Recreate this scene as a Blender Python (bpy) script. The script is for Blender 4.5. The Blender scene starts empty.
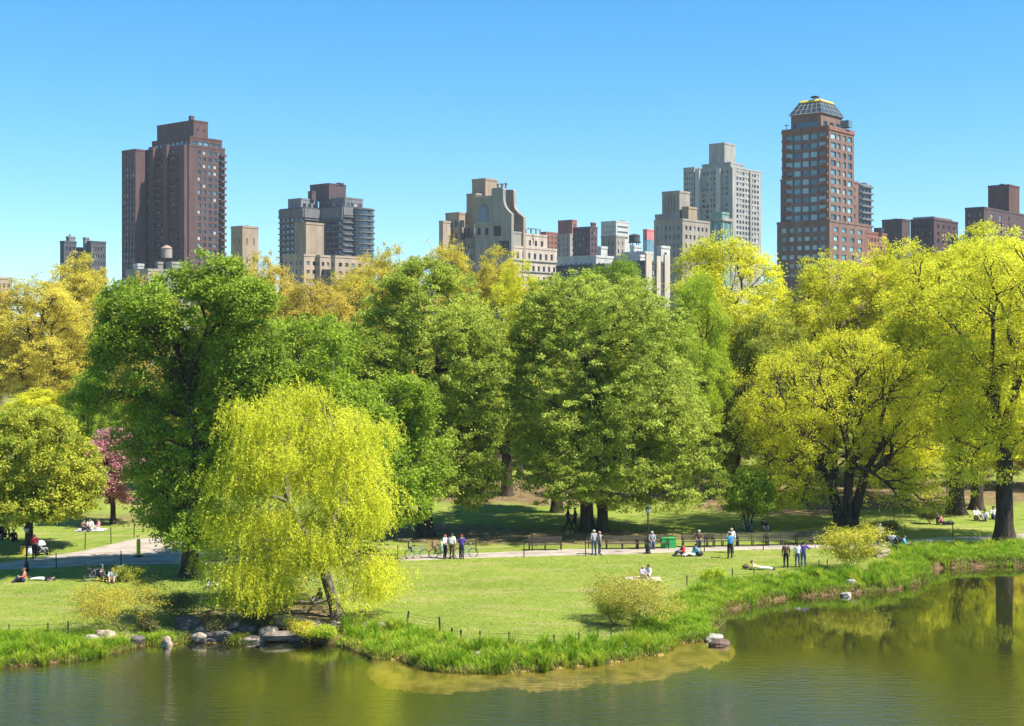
import bpy, bmesh, math, random
import numpy as np
from mathutils import Vector, Matrix
R = math.radians
F, H, YH = 1400.0, 16.0, 340.0           # focal length in pixels, eye height, horizon row
sc = bpy.context.scene
COL = sc.collection
rnd = random.Random(7)

# ------------------------------------------------------------------ helpers
def link(name, data, parent=None, loc=(0, 0, 0), rotz=0.0):
    o = bpy.data.objects.new(name, data)
    COL.objects.link(o)
    o.location = loc
    o.rotation_euler = (0, 0, rotz)
    if parent: o.parent = parent
    return o

def tag(o, label=None, cat=None, group=None, kind=None):
    if label: o['label'] = label
    if cat: o['category'] = cat
    if group: o['group'] = group
    if kind: o['kind'] = kind
    return o

def thing(name, label, cat, loc=(0, 0, 0), rotz=0.0, group=None):
    return tag(link(name, None, None, loc, rotz), label, cat, group)

def copy_tree(o, parent=None):
    c = o.copy(); COL.objects.link(c)
    if parent: c.parent = parent
    for ch in list(o.children): copy_tree(ch, c)
    return c

class MB:
    """collects shapes for ONE mesh"""
    def __init__(s): s.v = []; s.f = []; s.m = []; s.mi = 0
    def add(s, vs, fs):
        b = len(s.v); s.v += [tuple(p) for p in vs]
        for f in fs: s.f.append(tuple(b + i for i in f)); s.m.append(s.mi)
    def box(s, c, d, rz=0.0, bev=0.0):
        x, y, z = d[0] / 2, d[1] / 2, d[2] / 2
        co, si = math.cos(rz), math.sin(rz)
        vs = []
        for zz in (-z, z):
            for xx, yy in ((-x, -y), (x, -y), (x, y), (-x, y)):
                vs.append((c[0] + xx * co - yy * si, c[1] + xx * si + yy * co, c[2] + zz))
        s.add(vs, [(3, 2, 1, 0), (4, 5, 6, 7), (0, 1, 5, 4), (1, 2, 6, 5), (2, 3, 7, 6), (3, 0, 4, 7)])
    def tube(s, pts, rad, n=6, cap=True):
        pts = [Vector(p) for p in pts]
        if not hasattr(rad, '__len__'): rad = [rad] * len(pts)
        vs = []; fs = []; up = None
        for i, p in enumerate(pts):
            d = (pts[min(i + 1, len(pts) - 1)] - pts[max(i - 1, 0)])
            if d.length < 1e-6: d = Vector((0, 0, 1))
            d.normalize()
            if up is None: up = Vector((1, 0, 0)) if abs(d.x) < .8 else Vector((0, 1, 0))
            a = (up - d * up.dot(d)).normalized(); up = a
            b = d.cross(a)
            for k in range(n):
                t = 2 * math.pi * k / n
                vs.append(p + (a * math.cos(t) + b * math.sin(t)) * rad[i])
        for i in range(len(pts) - 1):
            for k in range(n):
                k2 = (k + 1) % n
                fs.append((i * n + k, i * n + k2, (i + 1) * n + k2, (i + 1) * n + k))
        if cap:
            fs.append(tuple(range(n - 1, -1, -1))); e = (len(pts) - 1) * n
            fs.append(tuple(e + k for k in range(n)))
        s.add(vs, fs)
    def lathe(s, prof, c=(0, 0, 0), n=12):
        vs = []; fs = []
        for r, z in prof:
            for k in range(n):
                t = 2 * math.pi * k / n
                vs.append((c[0] + r * math.cos(t), c[1] + r * math.sin(t), c[2] + z))
        for i in range(len(prof) - 1):
            for k in range(n):
                k2 = (k + 1) % n
                fs.append((i * n + k, i * n + k2, (i + 1) * n + k2, (i + 1) * n + k))
        fs.append(tuple(range(n - 1, -1, -1))); e = (len(prof) - 1) * n
        fs.append(tuple(e + k for k in range(n)))
        s.add(vs, fs)
    def torus(s, c, rr, r, n=18, m=5):      # wheel in the xz plane
        vs = []; fs = []
        for i in range(n):
            a = 2 * math.pi * i / n
            for j in range(m):
                b = 2 * math.pi * j / m
                q = rr + r * math.cos(b)
                vs.append((c[0] + q * math.cos(a), c[1] + r * math.sin(b), c[2] + q * math.sin(a)))
        for i in range(n):
            for j in range(m):
                fs.append((i * m + j, ((i + 1) % n) * m + j, ((i + 1) % n) * m + (j + 1) % m, i * m + (j + 1) % m))
        s.add(vs, fs)
    def ell(s, c, r, n=10, m=7, zmin=-1.0):
        prof = []
        vs = []; fs = []
        for i in range(m + 1):
            t = math.asin(zmin) + (math.pi / 2 - math.asin(zmin)) * i / m
            q, z = max(math.cos(t), 0.02), math.sin(t)
            for k in range(n):
                a = 2 * math.pi * k / n
                vs.append((c[0] + r[0] * q * math.cos(a), c[1] + r[1] * q * math.sin(a), c[2] + r[2] * z))
        for i in range(m):
            for k in range(n):
                k2 = (k + 1) % n
                fs.append((i * n + k, i * n + k2, (i + 1) * n + k2, (i + 1) * n + k))
        fs.append(tuple(range(n - 1, -1, -1))); fs.append(tuple(m * n + k for k in range(n)))
        s.add(vs, fs)
    def prism(s, poly, dvec):
        n = len(poly); d = Vector(dvec)
        vs = [Vector(p) for p in poly] + [Vector(p) + d for p in poly]
        fs = [tuple(range(n)), tuple(range(2 * n - 1, n - 1, -1))]
        for k in range(n):
            k2 = (k + 1) % n; fs.append((k2, k, n + k, n + k2))
        s.add(vs, fs)
    def mesh(s, name, mats, smooth=False):
        me = bpy.data.meshes.new(name)
        me.from_pydata(s.v, [], s.f)
        for m in (mats if isinstance(mats, (list, tuple)) else [mats]): me.materials.append(m)
        me.polygons.foreach_set('material_index', s.m)
        me.polygons.foreach_set('use_smooth', [smooth] * len(s.f))
        bm = bmesh.new(); bm.from_mesh(me)
        bmesh.ops.recalc_face_normals(bm, faces=bm.faces); bm.to_mesh(me); bm.free()
        me.update(); return me
    def build(s, name, mats, parent=None, smooth=False, loc=(0, 0, 0), rotz=0.0):
        return link(name, s.mesh(name, mats, smooth), parent, loc, rotz)

def np_mesh(name, V, k, mat, tint=None, smooth=False):
    """mesh of separate k-gons: V is (N*k,3)"""
    me = bpy.data.meshes.new(name); n = len(V)
    me.vertices.add(n); me.vertices.foreach_set('co', np.ascontiguousarray(V, np.float32).ravel())
    me.loops.add(n); me.loops.foreach_set('vertex_index', np.arange(n, dtype=np.int32))
    me.polygons.add(n // k); me.polygons.foreach_set('loop_start', np.arange(0, n, k, dtype=np.int32))
    if tint is not None:
        me.attributes.new('tint', 'FLOAT', 'POINT').data.foreach_set('value', np.ascontiguousarray(tint, np.float32))
    me.materials.append(mat)
    me.update(calc_edges=True); return me

def np_indexed(name, V, Q, mat, smooth=True):
    me = bpy.data.meshes.new(name)
    me.vertices.add(len(V)); me.vertices.foreach_set('co', np.ascontiguousarray(V, np.float32).ravel())
    me.loops.add(Q.size); me.loops.foreach_set('vertex_index', np.ascontiguousarray(Q, np.int32).ravel())
    me.polygons.add(len(Q)); me.polygons.foreach_set('loop_start', np.arange(0, Q.size, 4, dtype=np.int32))
    me.materials.append(mat)
    me.polygons.foreach_set('use_smooth', [smooth] * len(Q))
    me.update(calc_edges=True); return me

# ------------------------------------------------------------------ materials
def nodes(name):
    m = bpy.data.materials.new(name); m.use_nodes = True
    nt = m.node_tree; nt.nodes.clear()
    return m, nt, (lambda t, **k: _new(nt, t, k)), nt.links.new
def _new(nt, t, kw):
    n = nt.nodes.new(t)
    for k, v in kw.items(): setattr(n, k, v)
    return n
def C4(c): return (c[0], c[1], c[2], 1)

def mat(name, col, rough=.7, col2=None, scale=3.0, bump=0.0, metal=0.0, spec=.4, stretch=(1, 1, 1), bscale=None):
    """base colour broken up by procedural noise"""
    m, nt, N, L = nodes(name)
    out = N('ShaderNodeOutputMaterial'); p = N('ShaderNodeBsdfPrincipled')
    L(p.outputs[0], out.inputs[0])
    p.inputs['Roughness'].default_value = rough; p.inputs['Metallic'].default_value = metal
    p.inputs['Specular IOR Level'].default_value = spec
    tc = N('ShaderNodeTexCoord'); mp = N('ShaderNodeMapping'); mp.inputs['Scale'].default_value = stretch
    L(tc.outputs['Object'], mp.inputs[0])
    nz = N('ShaderNodeTexNoise'); nz.inputs['Scale'].default_value = scale; nz.inputs['Detail'].default_value = 5
    L(mp.outputs[0], nz.inputs['Vector'])
    c2 = col2 or tuple(c * .72 for c in col)
    rp = N('ShaderNodeValToRGB'); rp.color_ramp.elements[0].position = .32; rp.color_ramp.elements[1].position = .68
    rp.color_ramp.elements[0].color = C4(c2); rp.color_ramp.elements[1].color = C4(col)
    L(nz.outputs['Fac'], rp.inputs[0]); L(rp.outputs[0], p.inputs['Base Color'])
    if bump:
        n2 = N('ShaderNodeTexNoise'); n2.inputs['Scale'].default_value = bscale or scale * 3; n2.inputs['Detail'].default_value = 6
        L(mp.outputs[0], n2.inputs['Vector'])
        b = N('ShaderNodeBump'); b.inputs['Strength'].default_value = bump; b.inputs['Distance'].default_value = .1
        L(n2.outputs['Fac'], b.inputs['Height']); L(b.outputs[0], p.inputs['Normal'])
    return m

def leaf_mat(name, ca, cb, trans=.3, cc=None):
    m, nt, N, L = nodes(name)
    out = N('ShaderNodeOutputMaterial'); at = N('ShaderNodeAttribute'); at.attribute_name = 'tint'
    rp = N('ShaderNodeValToRGB'); e = rp.color_ramp.elements
    e[0].position = .12; e[0].color = C4(ca); e[1].position = .88; e[1].color = C4(cb)
    if cc: x = e.new(.5); x.color = C4(cc)
    L(at.outputs['Fac'], rp.inputs[0])
    p = N('ShaderNodeBsdfPrincipled'); p.inputs['Roughness'].default_value = .55
    p.inputs['Specular IOR Level'].default_value = .25
    t = N('ShaderNodeBsdfTranslucent'); mx = N('ShaderNodeMixShader'); mx.inputs[0].default_value = trans
    L(rp.outputs[0], p.inputs['Base Color']); L(rp.outputs[0], t.inputs['Color'])
    L(p.outputs[0], mx.inputs[1]); L(t.outputs[0], mx.inputs[2]); L(mx.outputs[0], out.inputs[0])
    return m

def glass_mat(name, col, rough=.08, spec=.9, metal=0.0):
    return mat(name, col, rough, tuple(c * .6 for c in col), .25, 0, metal, spec)

# ------------------------------------------------------------------ terrain
def px_plane(px, py, z=0.0):
    Y = (H - z) * F / (py - YH)
    return ((px - 512) * Y / F, Y)
SHORE_PX = [(-70, 673), (0, 667), (40, 664), (80, 660), (125, 651), (140, 645.5), (150, 644), (175, 644), (190, 640), (205, 643), (250, 641), (310, 641.5), (330, 644),
            (350, 648), (374, 658), (400, 660), (420, 667), (441, 671), (467, 672.5), (508, 672.5), (555, 668.5), (588, 665.6), (631, 659.6), (648, 654.7), (662, 655), (668, 650),
            (672, 644), (700, 641), (716, 638), (718, 631), (717, 622), (719, 616), (728, 610), (747, 607), (770, 601), (795, 597), (846, 593.5), (890, 590), (915, 586), (926, 578),
            (924, 571), (940, 568), (970, 567), (1024, 566), (1090, 565)]
SHELF_PX = [(374, 655), (368, 664), (369, 669), (374, 676), (386, 680.5), (411, 683.6), (440, 685.2), (480, 685.6), (520, 685), (560, 682), (620, 676.5), (660, 671),
            (700, 663.5), (722, 656.5), (733, 650), (735, 646), (732, 641.5), (724, 637), (716, 634), (700, 636), (640, 648), (560, 662), (460, 665), (400, 655)]
def smooth_poly(P, it=1):
    P = np.array(P, float)
    for _ in range(it):
        a = P * .75 + np.roll(P, -1, 0) * .25; b = P * .25 + np.roll(P, -1, 0) * .75
        P = np.stack([a, b], 1).reshape(-1, 2)
    return P
SHORE = [px_plane(*p) for p in SHORE_PX]
WATER = np.array([(-400, 62), (-90, 66)] + SHORE + [(70, 99.5), (400, 112), (400, -80), (-400, -80)], float)
SHELF = smooth_poly([px_plane(*p) for p in SHELF_PX], 2)
def poly_sd(P, x, y):
    """signed distance, negative inside"""
    x = np.asarray(x, float); y = np.asarray(y, float)
    d2 = np.full(x.shape, 1e18); ins = np.zeros(x.shape, bool)
    for (ax, ay), (bx, by) in zip(P, np.roll(P, -1, 0)):
        ex, ey = bx - ax, by - ay
        t = np.clip(((x - ax) * ex + (y - ay) * ey) / max(ex * ex + ey * ey, 1e-12), 0, 1)
        d2 = np.minimum(d2, (x - ax - t * ex) ** 2 + (y - ay - t * ey) ** 2)
        if ay != by:
            c = ((ay > y) != (by > y)) & (x < (bx - ax) * (y - ay) / (by - ay) + ax); ins ^= c
    return np.where(ins, -1, 1) * np.sqrt(d2)
_k = np.random.RandomState(3)
WK = [(_k.normal(0, 1, 2), _k.uniform(0, 6.28)) for _ in range(14)]
def wav(x, y, s):
    f = 0
    for k, ph in WK: f = f + np.sin((k[0] * x + k[1] * y) / s + ph)
    return f / math.sqrt(14)
def zg(x, y):
    """terrain height"""
    x = np.asarray(x, float); y = np.asarray(y, float)
    sd = poly_sd(WATER, x, y) + .10 * wav(x, y, .45) + .06 * wav(y, x, .2)
    land = .1 + .32 * (1 - np.exp(-np.maximum(sd, 0) / 1.6)) + .012 * np.clip(y - 75, 0, 430) + .035 * wav(x, y, 6) * np.clip(sd / 6, 0, 1)
    sh = poly_sd(SHELF, x, y) + .10 * wav(x, y, .6)
    bed = -np.clip(.14 + .5 * np.maximum(-sd, 0), 0, .42)
    bed = np.maximum(bed, -.12 + .03 * wav(x, y, 1.1) + .03 * wav(y, x, .5) - np.clip(sh, 0, 9) * 7)
    tt = np.clip((sd + .18) / .30, 0, 1)
    return bed * (1 - tt) + land * tt
def z1(x, y): return float(zg(np.array([x]), np.array([y]))[0])
def gp(px, py):
    z = .5
    for _ in range(6):
        Y = (H - z) * F / (py - YH); X = (px - 512) * Y / F
        z = .5 * z + .5 * z1(X, Y)
    return X, Y, z1(X, Y)

def axis(lo, hi, a, b, st, g=1.18):
    c = list(np.arange(a, b + st / 2, st)); s = st; v = b
    while v < hi: s *= g; v += s; c.append(v)
    s = st; v = a
    while v > lo: s *= g; v -= s; c.insert(0, v)
    return np.array(c)
def in_px(P, x, y, z=.6):
    """signed distance of ground points to a region given by its corners on the ground"""
    Q = np.array([px_plane(px, py, z) for px, py in P]); return poly_sd(Q, x, y)
PATH_NEAR = [(-90, 574), (0, 570), (50, 568), (87, 566), (120, 565), (183, 564.5), (236, 563.5), (320, 562), (400, 561), (480, 558), (560, 556), (620, 554.5), (690, 551.7), (750, 550), (820, 548.5), (880, 548.5), (935, 542), (983, 541), (1024, 538.5), (1110, 535)]
PATH_FAR = [(-90, 569), (0, 563), (50, 556), (87, 550), (110, 544.5), (134, 538.5), (165, 537), (200, 545), (225, 556), (320, 556.5), (400, 556), (480, 553), (560, 549.5), (620, 548.5), (690, 547), (750, 545.3), (820, 544), (880, 541.5), (935, 538), (983, 536), (1024, 533.5), (1110, 530)]
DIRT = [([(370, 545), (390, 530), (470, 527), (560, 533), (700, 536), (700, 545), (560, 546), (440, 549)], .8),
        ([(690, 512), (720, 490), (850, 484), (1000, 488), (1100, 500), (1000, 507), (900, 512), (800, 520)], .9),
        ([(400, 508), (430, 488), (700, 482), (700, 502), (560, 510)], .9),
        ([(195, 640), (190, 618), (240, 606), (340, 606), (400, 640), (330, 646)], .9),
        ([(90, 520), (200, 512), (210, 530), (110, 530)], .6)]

def build_ground():
    xs = axis(-6000, 6000, -44, 44, .2); ys = np.r_[axis(-300, 56, 56, 56, .3), np.arange(56.15, 80, .15), axis(80, 8000, 80, 112, .26)]
    X, Y = np.meshgrid(xs, ys); Z = zg(X, Y)
    far = np.clip((Y - 700) / 2000, 0, 1); Z = Z * (1 - far) + 5 * far
    V = np.stack([X, Y, Z], -1).reshape(-1, 3)
    nx, ny = len(xs), len(ys)
    i = (np.arange(ny - 1)[:, None] * nx + np.arange(nx - 1)[None]).ravel()
    Q = np.stack([i, i + 1, i + 1 + nx, i + nx], 1)
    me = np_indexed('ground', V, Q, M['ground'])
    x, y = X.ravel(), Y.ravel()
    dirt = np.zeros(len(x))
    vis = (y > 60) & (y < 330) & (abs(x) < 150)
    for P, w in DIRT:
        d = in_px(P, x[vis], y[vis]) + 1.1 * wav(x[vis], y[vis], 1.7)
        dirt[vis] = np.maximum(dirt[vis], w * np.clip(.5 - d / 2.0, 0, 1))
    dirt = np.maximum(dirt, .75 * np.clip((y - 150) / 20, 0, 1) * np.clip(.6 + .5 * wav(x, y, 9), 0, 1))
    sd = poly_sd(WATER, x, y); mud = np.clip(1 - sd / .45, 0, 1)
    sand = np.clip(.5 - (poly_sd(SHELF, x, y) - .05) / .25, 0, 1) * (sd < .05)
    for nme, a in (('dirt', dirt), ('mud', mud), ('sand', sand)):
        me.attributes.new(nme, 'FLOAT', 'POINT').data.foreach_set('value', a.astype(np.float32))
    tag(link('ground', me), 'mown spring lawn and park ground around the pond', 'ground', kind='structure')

def build_path():
    near = np.array([gp(*p)[:2] for p in PATH_NEAR]); far = np.array([gp(*p)[:2] for p in PATH_FAR])
    def res(P, n):
        s = np.r_[0, np.cumsum(np.hypot(*np.diff(P, axis=0).T))]; t = np.linspace(0, s[-1], n)
        return np.stack([np.interp(t, s, P[:, 0]), np.interp(t, s, P[:, 1])], 1)
    n, m = 320, 26
    # match the two edges by x so that the wide junction on the left is covered
    xs = np.linspace(-80, 62, n)
    a = np.interp(xs, near[:, 0], near[:, 1]); b = np.interp(xs, np.maximum.accumulate(far[:, 0]), far[:, 1])
    a = a + .05 * wav(xs, xs * .3, 1.0); b = b + .06 * wav(xs * .5, xs, 1.0)
    t = np.linspace(0, 1, m)
    Xg = np.repeat(xs[:, None], m, 1); Yg = a[:, None] * (1 - t) + b[:, None] * t
    Zg = zg(Xg, Yg) + .03
    Zg[:, 0] -= .06; Zg[:, -1] -= .06
    V = np.stack([Xg, Yg, Zg], -1).reshape(-1, 3)
    i = (np.arange(n - 1)[:, None] * m + np.arange(m - 1)[None]).ravel()
    Q = np.stack([i, i + m, i + m + 1, i + 1], 1)
    tag(link('path', np_indexed('path', V, Q, M['path'])), 'pale paved footpath winding behind the lawn', 'path', kind='structure')

def build_water():
    mb = MB(); mb.add([(-400, -80, 0), (400, -80, 0), (400, 130, 0), (-400, 130, 0)], [(0, 1, 2, 3)])
    mb.build('water', M['water']).__setitem__('kind', 'structure')

M = {}
def ground_material():
    m, nt, N, L = nodes('grass_ground')
    out = N('ShaderNodeOutputMaterial'); p = N('ShaderNodeBsdfPrincipled'); L(p.outputs[0], out.inputs[0])
    p.inputs['Roughness'].default_value = .9; p.inputs['Specular IOR Level'].default_value = .15
    tc = N('ShaderNodeTexCoord')
    def noise(s, det=4, st=None):
        n = N('ShaderNodeTexNoise'); n.inputs['Scale'].default_value = s; n.inputs['Detail'].default_value = det
        if st:
            mp = N('ShaderNodeMapping'); mp.inputs['Scale'].default_value = st; L(tc.outputs['Object'], mp.inputs[0]); L(mp.outputs[0], n.inputs['Vector'])
        else: L(tc.outputs['Object'], n.inputs['Vector'])
        return n.outputs['Fac']
    def ramp(s, *st):
        r = N('ShaderNodeValToRGB'); e = r.color_ramp.elements
        e[0].position, e[0].color = st[0][0], C4(st[0][1]); e[1].position, e[1].color = st[-1][0], C4(st[-1][1])
        for q in st[1:-1]: x = e.new(q[0]); x.color = C4(q[1])
        L(s, r.inputs[0]); return r.outputs[0]
    def mix(f, a, b, mode='MIX'):
        x = N('ShaderNodeMix', data_type='RGBA', blend_type=mode)
        if isinstance(f, float): x.inputs[0].default_value = f
        else: L(f, x.inputs[0])
        L(a, x.inputs[6]); L(b, x.inputs[7]); return x.outputs[2]
    def attr(n):
        a = N('ShaderNodeAttribute'); a.attribute_name = n; return a.outputs['Fac']
    g1 = ramp(noise(.22, 6), (.3, (.125, .18, .018)), (.5, (.20, .265, .03)), (.7, (.295, .325, .05)))
    g2 = ramp(noise(2.2, 6, (1, .45, 1)), (.3, (.085, .14, .016)), (.52, (.20, .255, .03)), (.75, (.36, .36, .09)))
    g3 = ramp(noise(14, 3), (.3, (.085, .135, .015)), (.7, (.27, .305, .055)))
    gr = mix(.42, mix(.45, g1, g2), g3)
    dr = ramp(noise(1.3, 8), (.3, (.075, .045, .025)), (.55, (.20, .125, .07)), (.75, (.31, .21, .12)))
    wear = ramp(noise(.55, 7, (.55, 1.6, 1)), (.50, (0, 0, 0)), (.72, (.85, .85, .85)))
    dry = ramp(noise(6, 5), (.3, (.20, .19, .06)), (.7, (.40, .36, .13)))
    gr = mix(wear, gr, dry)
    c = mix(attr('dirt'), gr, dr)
    md = ramp(noise(5, 6), (.3, (.05, .03, .012)), (.7, (.22, .14, .06)))
    c = mix(attr('mud'), c, md)
    sx = N('ShaderNodeSeparateXYZ'); L(tc.outputs['Object'], sx.inputs[0])
    bd = N('ShaderNodeMapRange'); bd.inputs[1].default_value = -.05; bd.inputs[2].default_value = -.26; bd.inputs[3].default_value = 0; bd.inputs[4].default_value = 1
    L(sx.outputs[2], bd.inputs[0])
    bed = ramp(noise(.12, 4), (.3, (.060, .070, .020)), (.7, (.088, .092, .024)))
    c = mix(bd.outputs[0], c, bed)
    sa = ramp(noise(1.6, 7, (1, .5, 1)), (.34, (.20, .135, .04)), (.5, (.38, .255, .075)), (.68, (.54, .37, .12)))
    se = N('ShaderNodeMapRange'); se.inputs[1].default_value = .40; se.inputs[2].default_value = .58; L(attr('sand'), se.inputs[0])
    c = mix(se.outputs[0], c, sa)
    L(c, p.inputs['Base Color'])
    b = N('ShaderNodeBump'); b.inputs['Strength'].default_value = .7; b.inputs['Distance'].default_value = .08
    L(noise(9, 5), b.inputs['Height']); L(b.outputs[0], p.inputs['Normal'])
    return m

def water_material():
    m, nt, N, L = nodes('pond_water')
    out = N('ShaderNodeOutputMaterial'); tc = N('ShaderNodeTexCoord')
    def noise(s, st, det=3):
        mp = N('ShaderNodeMapping'); mp.inputs['Scale'].default_value = st; L(tc.outputs['Object'], mp.inputs[0])
        n = N('ShaderNodeTexNoise'); n.inputs['Scale'].default_value = s; n.inputs['Detail'].default_value = det
        L(mp.outputs[0], n.inputs['Vector']); return n.outputs['Fac']
    # wind reaches the open water in the middle of the pond more than the sheltered bank
    sx = N('ShaderNodeSeparateXYZ'); L(tc.outputs['Object'], sx.inputs[0])
    mr = N('ShaderNodeMapRange'); mr.inputs[1].default_value = 73; mr.inputs[2].default_value = 61; mr.inputs[3].default_value = .025; mr.inputs[4].default_value = 1
    L(sx.outputs[1], mr.inputs[0])
    pt = N('ShaderNodeMapRange'); pt.inputs[1].default_value = .35; pt.inputs[2].default_value = .65; pt.inputs[3].default_value = .35; pt.inputs[4].default_value = 1.2
    L(noise(.06, (1, .8, 1), 2), pt.inputs[0])
    gx = N('ShaderNodeMapRange'); gx.inputs[1].default_value = -40; gx.inputs[2].default_value = 40; L(sx.outputs[0], gx.inputs[0])
    gr = N('ShaderNodeValToRGB'); gr.color_ramp.interpolation = 'B_SPLINE'; e = gr.color_ramp.elements; e[0].position, e[0].color = .10, (2.4, 2.4, 2.4, 1); e[1].position, e[1].color = .92, (.12, .12, .12, 1)
    for q, w in ((.25, 2.2), (.34, .3), (.45, .35), (.52, 1.1), (.60, 1.2), (.70, .4)): k = e.new(q); k.color = (w, w, w, 1)
    L(gx.outputs[0], gr.inputs[0])
    mg = N('ShaderNodeMath', operation='MULTIPLY'); L(mr.outputs[0], mg.inputs[0]); L(gr.outputs[0], mg.inputs[1])
    mu = N('ShaderNodeMath', operation='MULTIPLY'); L(mg.outputs[0], mu.inputs[0]); L(pt.outputs[0], mu.inputs[1])
    b1 = N('ShaderNodeBump'); b1.inputs['Distance'].default_value = .22
    L(noise(1.9, (.6, 1.4, 1), 4), b1.inputs['Height'])
    ms = N('ShaderNodeMath', operation='MULTIPLY'); ms.inputs[1].default_value = .55; L(mu.outputs[0], ms.inputs[0]); L(ms.outputs[0], b1.inputs['Strength'])
    b2 = N('ShaderNodeBump'); b2.inputs['Distance'].default_value = .05
    L(noise(9.0, (.8, 1.3, 1)), b2.inputs['Height']); L(b1.outputs[0], b2.inputs['Normal'])
    m2 = N('ShaderNodeMath', operation='MULTIPLY'); m2.inputs[1].default_value = .7; L(mu.outputs[0], m2.inputs[0]); L(m2.outputs[0], b2.inputs['Strength'])
    fr = N('ShaderNodeFresnel'); fr.inputs['IOR'].default_value = 1.33; L(b2.outputs[0], fr.inputs['Normal'])
    tr = N('ShaderNodeBsdfTransparent'); tr.inputs[0].default_value = (.82, .86, .66, 1)
    gl = N('ShaderNodeBsdfGlossy'); gl.inputs['Roughness'].default_value = .035; L(b2.outputs[0], gl.inputs['Normal'])
    ad = N('ShaderNodeMath', operation='MULTIPLY_ADD'); ad.inputs[1].default_value = 1.9; ad.inputs[2].default_value = .07; L(fr.outputs[0], ad.inputs[0])
    mx = N('ShaderNodeMixShader'); L(ad.outputs[0], mx.inputs[0]); L(tr.outputs[0], mx.inputs[1]); L(gl.outputs[0], mx.inputs[2]); L(mx.outputs[0], out.inputs[0])
    return m
M['ground'] = ground_material(); M['water'] = water_material()
M['path'] = mat('pale_paving', (.43, .36, .29), .9, (.29, .24, .19), .9, .4)
build_ground(); build_path(); build_water()
# ------------------------------------------------------------------ trees
M['bark'] = mat('dark_bark', (.095, .07, .05), .95, (.04, .03, .022), 5, .8, 0, .1, (1, 1, .25), 9)
M['bark_pale'] = mat('pale_bark', (.20, .165, .125), .95, (.085, .07, .05), 5, .8, 0, .1, (1, 1, .25), 9)
M['twig'] = mat('bare_twigs', (.16, .11, .09), .95, (.06, .04, .035), 3, 0, 0, .1)
LM = dict(
    elm=leaf_mat('deep_green_leaves', (.15, .24, .015), (.40, .52, .045), .47),
    green=leaf_mat('fresh_green_leaves', (.17, .28, .016), (.41, .52, .04), .47),
    linden=leaf_mat('pale_green_leaves', (.275, .345, .035), (.59, .655, .10), .5),
    olive=leaf_mat('olive_green_leaves', (.24, .28, .025), (.48, .50, .06), .46),
    maple=leaf_mat('yellow_green_leaves', (.20, .28, .02), (.60, .60, .06), .46),
    lime=leaf_mat('lime_yellow_leaves', (.47, .51, .02), (.88, .87, .065), .5),
    limegold=leaf_mat('golden_lime_leaves', (.53, .53, .02), (.90, .87, .06), .52),
    gold=leaf_mat('golden_spring_leaves', (.50, .43, .04), (.82, .71, .10), .47),
    ochre=leaf_mat('ochre_spring_leaves', (.47, .38, .045), (.77, .62, .11), .45),
    bright=leaf_mat('bright_yellow_green_leaves', (.30, .43, .02), (.60, .68, .05), .5),
    pink=leaf_mat('pink_blossom', (.34, .10, .11), (.70, .38, .38), .4),
    bush=leaf_mat('yellow_brown_bush_leaves', (.34, .31, .04), (.64, .57, .10), .42),
    goldbush=leaf_mat('thin_golden_bush_leaves', (.36, .33, .03), (.72, .60, .07), .40),
    limebush=leaf_mat('yellow_lime_bush_leaves', (.34, .36, .025), (.74, .66, .07), .4),
    darkbush=leaf_mat('dark_undergrowth_leaves', (.05, .06, .02), (.20, .19, .05), .25),
)

def noise3(p, s, seed=0):
    k = np.random.RandomState(seed); f = 0
    for _ in range(10):
        v = k.normal(0, 1, 3); f = f + np.sin(p @ v / s + k.uniform(0, 6.28))
    return f / math.sqrt(5)

def sample_lobes(rg, lobes, n, inner=.5, gap=None, gs=2.0, seed=0):
    L = np.array(lobes, float)             # x y z rx ry rz
    w = (L[:, 3] * L[:, 5]) ** .9; w /= w.sum()
    out = []
    tot = 0
    while tot < n:
        m = n * 2
        i = rg.choice(len(L), m, p=w)
        d = rg.normal(0, 1, (m, 3)); d /= np.linalg.norm(d, axis=1)[:, None]
        r = inner + (1 - inner) * rg.random(m) ** .7
        P = L[i, :3] + d * r[:, None] * L[i, 3:6] * (1 + .10 * noise3(d * 3 + L[i, :3], .6, seed)[:, None])
        q = np.min(np.stack([(((P - l[:3]) / l[3:6]) ** 2).sum(1) for l in L], 1), 1)
        keep = (q > .30) | (rg.random(m) < .25)
        if gap is not None:
            keep &= (noise3(P, gs, seed + 5) + .25 * rg.normal(size=m)) > gap
        keep &= P[:, 2] > .8
        P = P[keep]; out.append(P); tot += len(P)
        if len(P) == 0: break
    return np.concatenate(out)[:n]

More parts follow.
